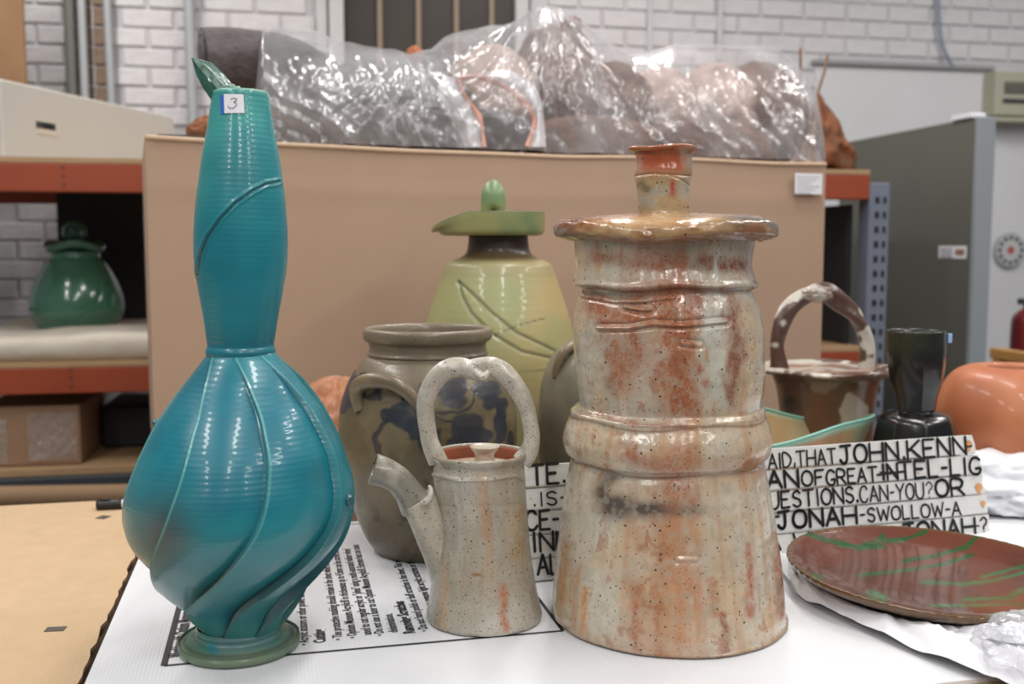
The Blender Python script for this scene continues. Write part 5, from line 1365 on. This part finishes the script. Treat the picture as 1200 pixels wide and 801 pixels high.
GL = {
 'A': [[(0, 0), (.5, 1), (1, 0)], [(.2, .36), (.8, .36)]], 'B': [[(0, 0), (0, 1), (.7, .95), (.75, .6), (0, .52), (.85, .4), (.85, .08), (0, 0)]],
 'C': [[(.95, .82), (.7, 1), (.3, .97), (.05, .65), (.05, .3), (.3, .02), (.7, 0), (.97, .18)]], 'D': [[(0, 0), (0, 1), (.55, .95), (.95, .6), (.9, .3), (.5, .03), (0, 0)]],
 'E': [[(.95, 1), (0, 1), (0, 0), (.95, 0)], [(0, .52), (.7, .52)]], 'F': [[(.95, 1), (0, 1), (0, 0)], [(0, .52), (.7, .52)]],
 'G': [[(.92, .85), (.6, 1), (.25, .95), (.03, .6), (.08, .2), (.4, 0), (.8, .03), (.95, .35), (.55, .35)]], 'H': [[(0, 0), (0, 1)], [(1, 0), (1, 1)], [(0, .5), (1, .5)]],
 'I': [[(.5, 0), (.5, 1)]], 'J': [[(.05, .95), (.95, 1)], [(.6, 1), (.6, .25), (.4, 0), (.15, .05), (.02, .2)]], 'K': [[(0, 0), (0, 1)], [(.95, 1), (0, .42)], [(.25, .55), (1, 0)]],
 'L': [[(0, 1), (0, 0), (.9, 0)]], 'N': [[(0, 0), (0, 1), (1, 0), (1, 1)]], 'O': [[(.5, 1), (.15, .88), (0, .5), (.15, .12), (.5, 0), (.85, .12), (1, .5), (.85, .88), (.5, 1)]],
 'Q': [[(.5, 1), (.15, .88), (0, .5), (.15, .12), (.5, 0), (.85, .12), (1, .5), (.85, .88), (.5, 1)], [(.6, .3), (1, -.1)]],
 'R': [[(0, 0), (0, 1), (.7, .97), (.9, .75), (.7, .5), (0, .47)], [(.4, .48), (1, 0)]], 'S': [[(.9, .85), (.55, 1), (.12, .85), (.15, .6), (.8, .42), (.9, .15), (.5, 0), (.05, .15)]],
 'T': [[(0, 1), (1, 1)], [(.5, 1), (.5, 0)]], 'U': [[(0, 1), (.02, .25), (.3, 0), (.7, .0), (.97, .25), (1, 1)]], 'W': [[(0, 1), (.25, 0), (.5, .8), (.75, 0), (1, 1)]],
 'Y': [[(0, 1), (.5, .5)], [(1, 1), (.5, .5), (.45, 0)]], '?': [[(.1, .8), (.45, 1), (.85, .85), (.8, .6), (.45, .42), (.45, .25)], [(.45, .04), (.46, .0)]],
 '-': [[(.1, .5), (.9, .5)]], '.': [[(.5, .10), (.5, .06)]], ',': [[(.55, .2), (.35, -.1)]], 'M': [[(0, 0), (.05, 1), (.5, .3), (.95, 1), (1, 0)]]}
WD = {'I': .25, '.': .25, ',': .25, '-': .45, '?': .55, 'J': .75, 'L': .7, 'E': .75, 'F': .7, 'S': .75, 'W': 1.15, 'M': 1.1, 'H': .9, 'T': .9}
def stroke(mb, pts, hw, y):
    P = np.array(pts, float)
    if len(P) > 3: P = np.vstack([catmull(P, len(P) * 4)])
    for i in range(len(P) - 1):
        a, b = P[i], P[i + 1]; d = b - a; l = np.hypot(*d) + 1e-9; n_ = np.array([-d[1], d[0]]) / l * hw
        q = [a + n_, a - n_, b - n_, b + n_]
        mb.add([(p[0], y, p[1]) for p in q], [(0, 1, 2, 3)])
    for p in P:
        mb.add([(p[0] + hw * math.cos(k * math.pi / 3), y - .00002, p[1] + hw * math.sin(k * math.pi / 3)) for k in range(6)], [(5, 4, 3, 2, 1, 0)])
sharp = set('AEFHIKLNTWYM')
# (line, text, baseline left px, baseline right px, cap height px at the left, stroke half width mm)
WORDS = [
 (0, 'TE.', (621, 568), (663, 565), 23, 1.9), (1, '.IS-', (624, 593), (664, 590), 16, 1.15), (2, 'CE-A', (616, 621), (671, 618), 22, 1.7), (3, 'INN', (624, 646), (668, 644), 22, 1.7), (4, 'AL', (630, 673), (655, 671), 23, 1.7),
 (0, 'S', (884, 548), (893, 547), 16, 1.1), (0, 'AID,', (900, 549), (932, 546), 17, 1.3), (0, 'THAT', (933, 546.5), (979, 543), 18, 1.3), (0, 'JOHN', (984, 543), (1052, 538), 21, 2.0), (0, '.', (1055, 538), (1062, 537.5), 20, 2.2), (0, 'KENN', (1063, 537.5), (1131, 531.5), 21, 1.9), (0, '-', (1131, 531), (1139, 531), 16, 1.2),
 (1, 'AN', (899, 572), (935, 570), 20, 2.1), (1, 'OF', (939, 569), (965, 567), 17, 1.5), (1, 'GREAT', (968, 568), (1027, 563), 17, 1.5), (1, 'IN', (1033, 562), (1051, 561), 18, 1.9), (1, 'TEL-LIG', (1053, 561), (1149, 555), 20, 1.9),
 (2, 'QUESTIONS', (886, 597), (1000, 588), 19, 1.5), (2, '.', (1002, 588), (1006, 588), 18, 2.0), (2, 'CAN-YOU', (1007, 588), (1082, 583), 18, 1.25), (2, '?', (1084, 583), (1093, 582), 18, .9), (2, 'OR', (1096, 581.5), (1129, 580), 19.5, 2.0),
 (3, '-', (907, 612), (913, 611), 14, 1.5), (3, 'JONAH', (911, 619), (1003, 613), 20, 2.1), (3, '-', (1007, 609), (1013, 609), 12, 1.4), (3, 'SWOLLOW-A', (1016, 611), (1125, 603), 16, 1.35),
 (4, 'A WHALE', (900, 645), (1010, 637), 18, 1.6), (4, 'SWOLLOW', (1012, 637), (1054, 633), 15, 1.2), (4, 'JONAH', (1058, 633), (1142, 626), 20, 2.1), (4, '-', (1143, 620), (1147, 620), 8, 1.0), (4, '?', (1148, 624), (1157, 623), 18, 1.3)]
rj = random.Random(12)
for li in range(5):
    z1 = Ht - li * PH; z0 = z1 - PH
    xr = sg(ends[li], 512 + 24 * li)[0]; xl = sg(560, 600)[0]
    prf = [(0, z0 + .0008), (-.0015, z0 + .003), (-.0010, (z0 + z1) / 2), (0.0, z1 - .0012)]
    V = []; nx = 40
    jag = [xr + rj.uniform(-.004, .003) for _ in prf]
    for i in range(nx):
        for k_, (yy, zz_) in enumerate(prf):
            x = xl + (jag[k_] - xl) * i / (nx - 1); V.append((x, yy + .0004 * math.sin(i * 1.3 + li), zz_))
        for k_, (yy, zz_) in enumerate(prf[::-1]): 
            x = xl + (jag[3 - k_] - xl) * i / (nx - 1); V.append((x, .011, zz_))
    m8 = 8; Fs = [(i * m8 + k_, (i + 1) * m8 + k_, (i + 1) * m8 + (k_ + 1) % m8, i * m8 + (k_ + 1) % m8) for i in range(nx - 1) for k_ in range(m8)]
    Fs += [tuple(range(m8)), tuple((nx - 1) * m8 + k_ for k_ in range(m8 - 1, -1, -1))]
    pl = new_mesh('plank', V, Fs, M_signw, sign, smooth=False)
    mb = MB()
    for (l_, s, a_, b_, cap, hw) in WORDS:
        if l_ != li: continue
        x0, y0 = sg(*a_); x1, y1 = sg(*b_); x2, y2 = sg(a_[0], a_[1] - cap); ch_ = y2 - y0
        tot = sum((WD.get(c, .85) if c != ' ' else .6) + .22 for c in s) - .22; sc_ = (x1 - x0) / tot; cur = x0
        for c in s:
            wd_ = (WD.get(c, .85) if c != ' ' else .6) * sc_
            if c in GL:
                yb = y0 + (y1 - y0) * (cur - x0) / max(x1 - x0, 1e-6)
                for st_ in GL[c]:
                    pts = [(cur + u * wd_ + rj.uniform(-.0003, .0003), yb + v * ch_ + rj.uniform(-.0004, .0004)) for u, v in st_]
                    if c in sharp:
                        for q in range(len(pts) - 1): stroke(mb, pts[q:q + 2], hw * .0012 * rj.uniform(.88, 1.08), -.0024)
                    else: stroke(mb, pts, hw * .0012, -.0024)
            cur += wd_ + .22 * sc_
        if s == 'IN':   # struck through
            stroke(mb, [sg(1027, 556), sg(1059, 552)], .0018, -.0025); stroke(mb, [sg(1030, 553), sg(1056, 553)], .0011, -.00245)
    mb.build('lettering', M_paint, pl)
    if li in (0, 2, 3):
        px_, py_ = {0: (1134, 522), 2: (1146, 572), 3: (1151, 590)}[li]; c0 = sg(px_, py_)
        V = [(c0[0] + .006 * math.cos(a) * (1 + .4 * math.sin(3 * a)) * (.7 if li == 3 else 1), -.0022, c0[1] + .009 * math.sin(a) * (.6 if li == 3 else 1)) for a in np.linspace(0, 2 * math.pi, 16, endpoint=False)]
        MB().add(V, [tuple(range(15, -1, -1))]).build('bare_wood_patch', mat('bare_wood', (206, 146, 92), .7, var=.2, vscale=60), pl)

# ------------------------------------------------------------------ redware platter
plc = np.array([.554, 1.298, .024])
def fit_centre(): return plc
M_plate = mat('redware_slip_glaze', attr=True, rough=.16, coat=.4, bump=.10, bscale=60, bdist=.0012)
plate = thing('redware_platter', 'large brown oval redware platter with green slip trails', 'platter', plc)
RX, RY = .1948, .173
tl = Matrix.Rotation(.0526, 3, 'Y') @ Matrix.Rotation(.0343, 3, 'X') @ Matrix.Rotation(.2242, 3, 'Z')
TLn = np.array(tl)
pr_ = [(0, -.004), (.45, -.003), (.70, 0), (.82, .004), (.93, .010), (.985, .0135), (1.0, .014), (1.006, .012), (1.0, .008), (.95, .001), (.86, -.006), (.78, -.010), (.6, -.012), (0, -.012)]
Q = catmull(np.array(pr_), 150); ns = 340; an = np.linspace(0, 2 * math.pi, ns, endpoint=False)
crim = 1 + .006 * (np.sin(an * 75) > 0)
V = []
for (r_, z_) in Q:
    kk = np.where((r_ > .97), crim, 1.0) * r_
    V.append(np.c_[RX * kk * np.cos(an), RY * kk * np.sin(an), np.full(ns, z_)])
V = np.vstack(V) @ TLn.T; W_ = V + plc; px, py = project(W_)
rr_ = np.repeat(Q[:, 0], ns); zz_ = np.repeat(Q[:, 1], ns)
n_ = fbm(V[:, 0] * 12, V[:, 1] * 12, V[:, 2] * 12, 4, 5)
top = np.repeat(np.arange(150) < 76, ns)
cc = mix(L(98, 50, 34), L(82, 43, 30), sstep(.35, .65, n_)); cc = mix(cc, L(74, 50, 30), (~top) * .7); cc = mix(cc, L(96, 70, 36), sstep(.95, .99, rr_) * .7)
trails = [([(944, 624), (975, 634), (1005, 640), (1028, 636), (1034, 628)], 3.0), ([(1036, 634), (1060, 632), (1085, 622)], 2.6), ([(985, 638), (1010, 643), (1035, 640)], 2.2),
          ([(1060, 657), (1100, 650), (1130, 642), (1145, 628)], 2.6), ([(1005, 674), (1060, 668), (1110, 660), (1140, 650)], 2.0), ([(1080, 682), (1130, 684), (1165, 680), (1210, 668)], 2.2), ([(1150, 676), (1180, 668), (1215, 658)], 2.0),
          ([(1130, 702), (1180, 700), (1215, 680)], 2.2), ([(1020, 696), (1035, 700)], 4.5), ([(1160, 722), (1200, 716)], 3.5), ([(956, 674), (962, 676)], 4.0), ([(1150, 700), (1185, 702), (1198, 692), (1204, 684)], 1.8), ([(1090, 709), (1150, 709), (1210, 706)], 1.6)]
gcol = L(22, 74, 34)
for pts, ww in trails:
    d, s = segdist(px + 3 * (vnoise(px / 8, py / 4, 0, 3) - .5), py, pts); cc = mix(cc, mix(np.broadcast_to(gcol, (len(px), 3)), L(52, 96, 48), sstep(.4, .7, n_)), sstep(ww * 1.3, ww * .7, d * (.6 + .9 * vnoise(px / 7, py / 5, 0, 44))) * .92 * top)
nr_ = 150; i = np.arange(nr_ - 1)[:, None]; j = np.arange(ns)[None]; k = (j + 1) % ns
Fs = np.stack([i * ns + j + 0 * k, i * ns + k, (i + 1) * ns + k, (i + 1) * ns + j + 0 * k], -1).reshape(-1, 4)[:, ::-1]
# drop the underside of the dish onto its support
new_mesh('dish', V, Fs[:, ::-1], M_plate, plate, cols=cc)

# ------------------------------------------------------------------ white papers under the platter
M_paper = mat('white_wrapping_paper', (222, 223, 228), .6, bump=.6, bscale=16, bdist=.006, var=.02)
def sheet(name, front, back, z_f, z_m, label, seed, amp, roll=.012, parent=None, nx=200, ny=70, zb_=.004, lim=None):
    a = catmull(np.array([G(x, y, z) for x, y, z in front]), nx); b = catmull(np.array([G(x, y, z) for x, y, z in back]), nx)
    V = []
    for i in range(nx):
        for j in range(ny):
            t_ = j / (ny - 1); p = a[i] * (1 - t_) + b[i] * t_
            base_z = z_f * math.exp(-(t_ / .10) ** 2) + z_m
            c1_ = float(fbm(i / nx * 5 + seed + 2 * t_, t_ * 16 + i / nx * 5, seed, 3, seed)); cr_ = abs(c1_ * 2 - 1)
            p = p.copy(); zadd = amp * (1 - cr_ * 2.2)
            p[2] = max(.0012 + .0005 * seed, base_z * (.7 + .6 * float(vnoise(i / 22, 0, seed, 3))) + zadd * (.35 + math.exp(-(t_ / .25) ** 2)))
            if t_ < .06: p[2] *= .35 + .65 * t_ / .06; 
            V.append(p)
    V = np.array(V)
    if lim is not None: V[:, 2] = np.minimum(V[:, 2], np.maximum(lim(V), .0015))
    return V, [(i * ny + j, (i + 1) * ny + j, (i + 1) * ny + j + 1, i * ny + j + 1) for i in range(nx - 1) for j in range(ny - 1)]
nrm = TLn @ np.array([0, 0, 1.0])
def under_plate(V):
    """height of the underside of the dish above a point, wide open outside it"""
    d = V - plc
    zpl = plc[2] - (d[:, 0] * nrm[0] + d[:, 1] * nrm[1]) / nrm[2]
    loc_ = np.c_[d[:, 0], d[:, 1], zpl - plc[2]] @ TLn
    r_ = np.hypot(loc_[:, 0] / RX, loc_[:, 1] / RY)
    off = np.interp(r_, [0, .6, .78, .86, .95, 1.0, 1.04, 1.1], [-.012, -.012, -.010, -.006, .001, .006, .02, .5])
    return zpl + off - .003
o_ = G(1060, 700)
front = [(913, 668, .0), (932, 697, .0), (970, 722, .0), (1020, 745, .0), (1072, 768, .0), (1126, 790, .0), (1180, 810, .0), (1260, 836, .0)]
backl = [(915, 618, 0), (960, 606, 0), (1010, 606, 0), (1070, 610, 0), (1120, 614, 0), (1180, 618, 0), (1240, 622, 0), (1320, 626, 0)]
V, Fs = sheet('p', front, backl, 0.018, .004, '', 1, .010, lim=under_plate)
o = new_mesh('wrapping_paper', V - np.array([o_[0], o_[1], 0]), Fs, M_paper, loc=(o_[0], o_[1], 0)); tag(o, 'large crumpled sheet of white paper under the brown platter', 'paper')
front2 = [(1012, 712, .0), (1045, 730, .0), (1085, 744, .0), (1120, 756, .0), (1155, 764, .0), (1190, 768, .0), (1230, 770, .0), (1290, 770, .0)]
back2 = [(1010, 662, 0), (1060, 655, 0), (1110, 655, 0), (1150, 655, 0), (1190, 655, 0), (1230, 655, 0), (1270, 655, 0), (1320, 655, 0)]
V, Fs = sheet('p', front2, back2, .018, .016, '', 2, .010, lim=lambda V: under_plate(V) + .0015, nx=150)
o = new_mesh('wrapping_paper', V - np.array([o_[0], o_[1], 0]), Fs, M_paper, loc=(o_[0], o_[1], 0)); tag(o, 'narrow folded white paper bunched at the front right of the platter', 'paper')
# clear crumpled wrap bottom right
c_ = G(1205, 792)
o = blob('plastic_wrap', (0, 0, .018), (.050, .045, .026), film_mat('crumpled_wrap', .28, (232, 234, 240), .15, 50), seed=6, amp=.35, freq=1.8, seg=60, crease=1.2)
for v in o.data.vertices: v.co.z = max(v.co.z, 0.0)
o.location = (c_[0] + .01, c_[1] + .005, .012); tag(o, 'crumpled clear plastic wrap at the lower right corner', 'plastic wrap')
# white tissue behind the sign at right
c_ = G(1195, 604)
o = blob('tissue_paper', (0, 0, .03), (.15, .09, .05), M_tissue, seed=16, amp=.32, freq=1.8, seg=70, crease=1.3)
for v in o.data.vertices: v.co.z = max(v.co.z, 0.0)
o.location = (c_[0] + .03, c_[1] + .075, .003); tag(o, 'crumpled white tissue between the sign end and the orange pot', 'tissue paper')
for o in SC.objects:      # flat print and hand lettering stay joined
    if o.parent and o.name.split('.')[0] in ('lettering', 'printed_lines', 'printed_line', 'figures', 'slots', 'corrugation'): o['kind'] = 'stuff'
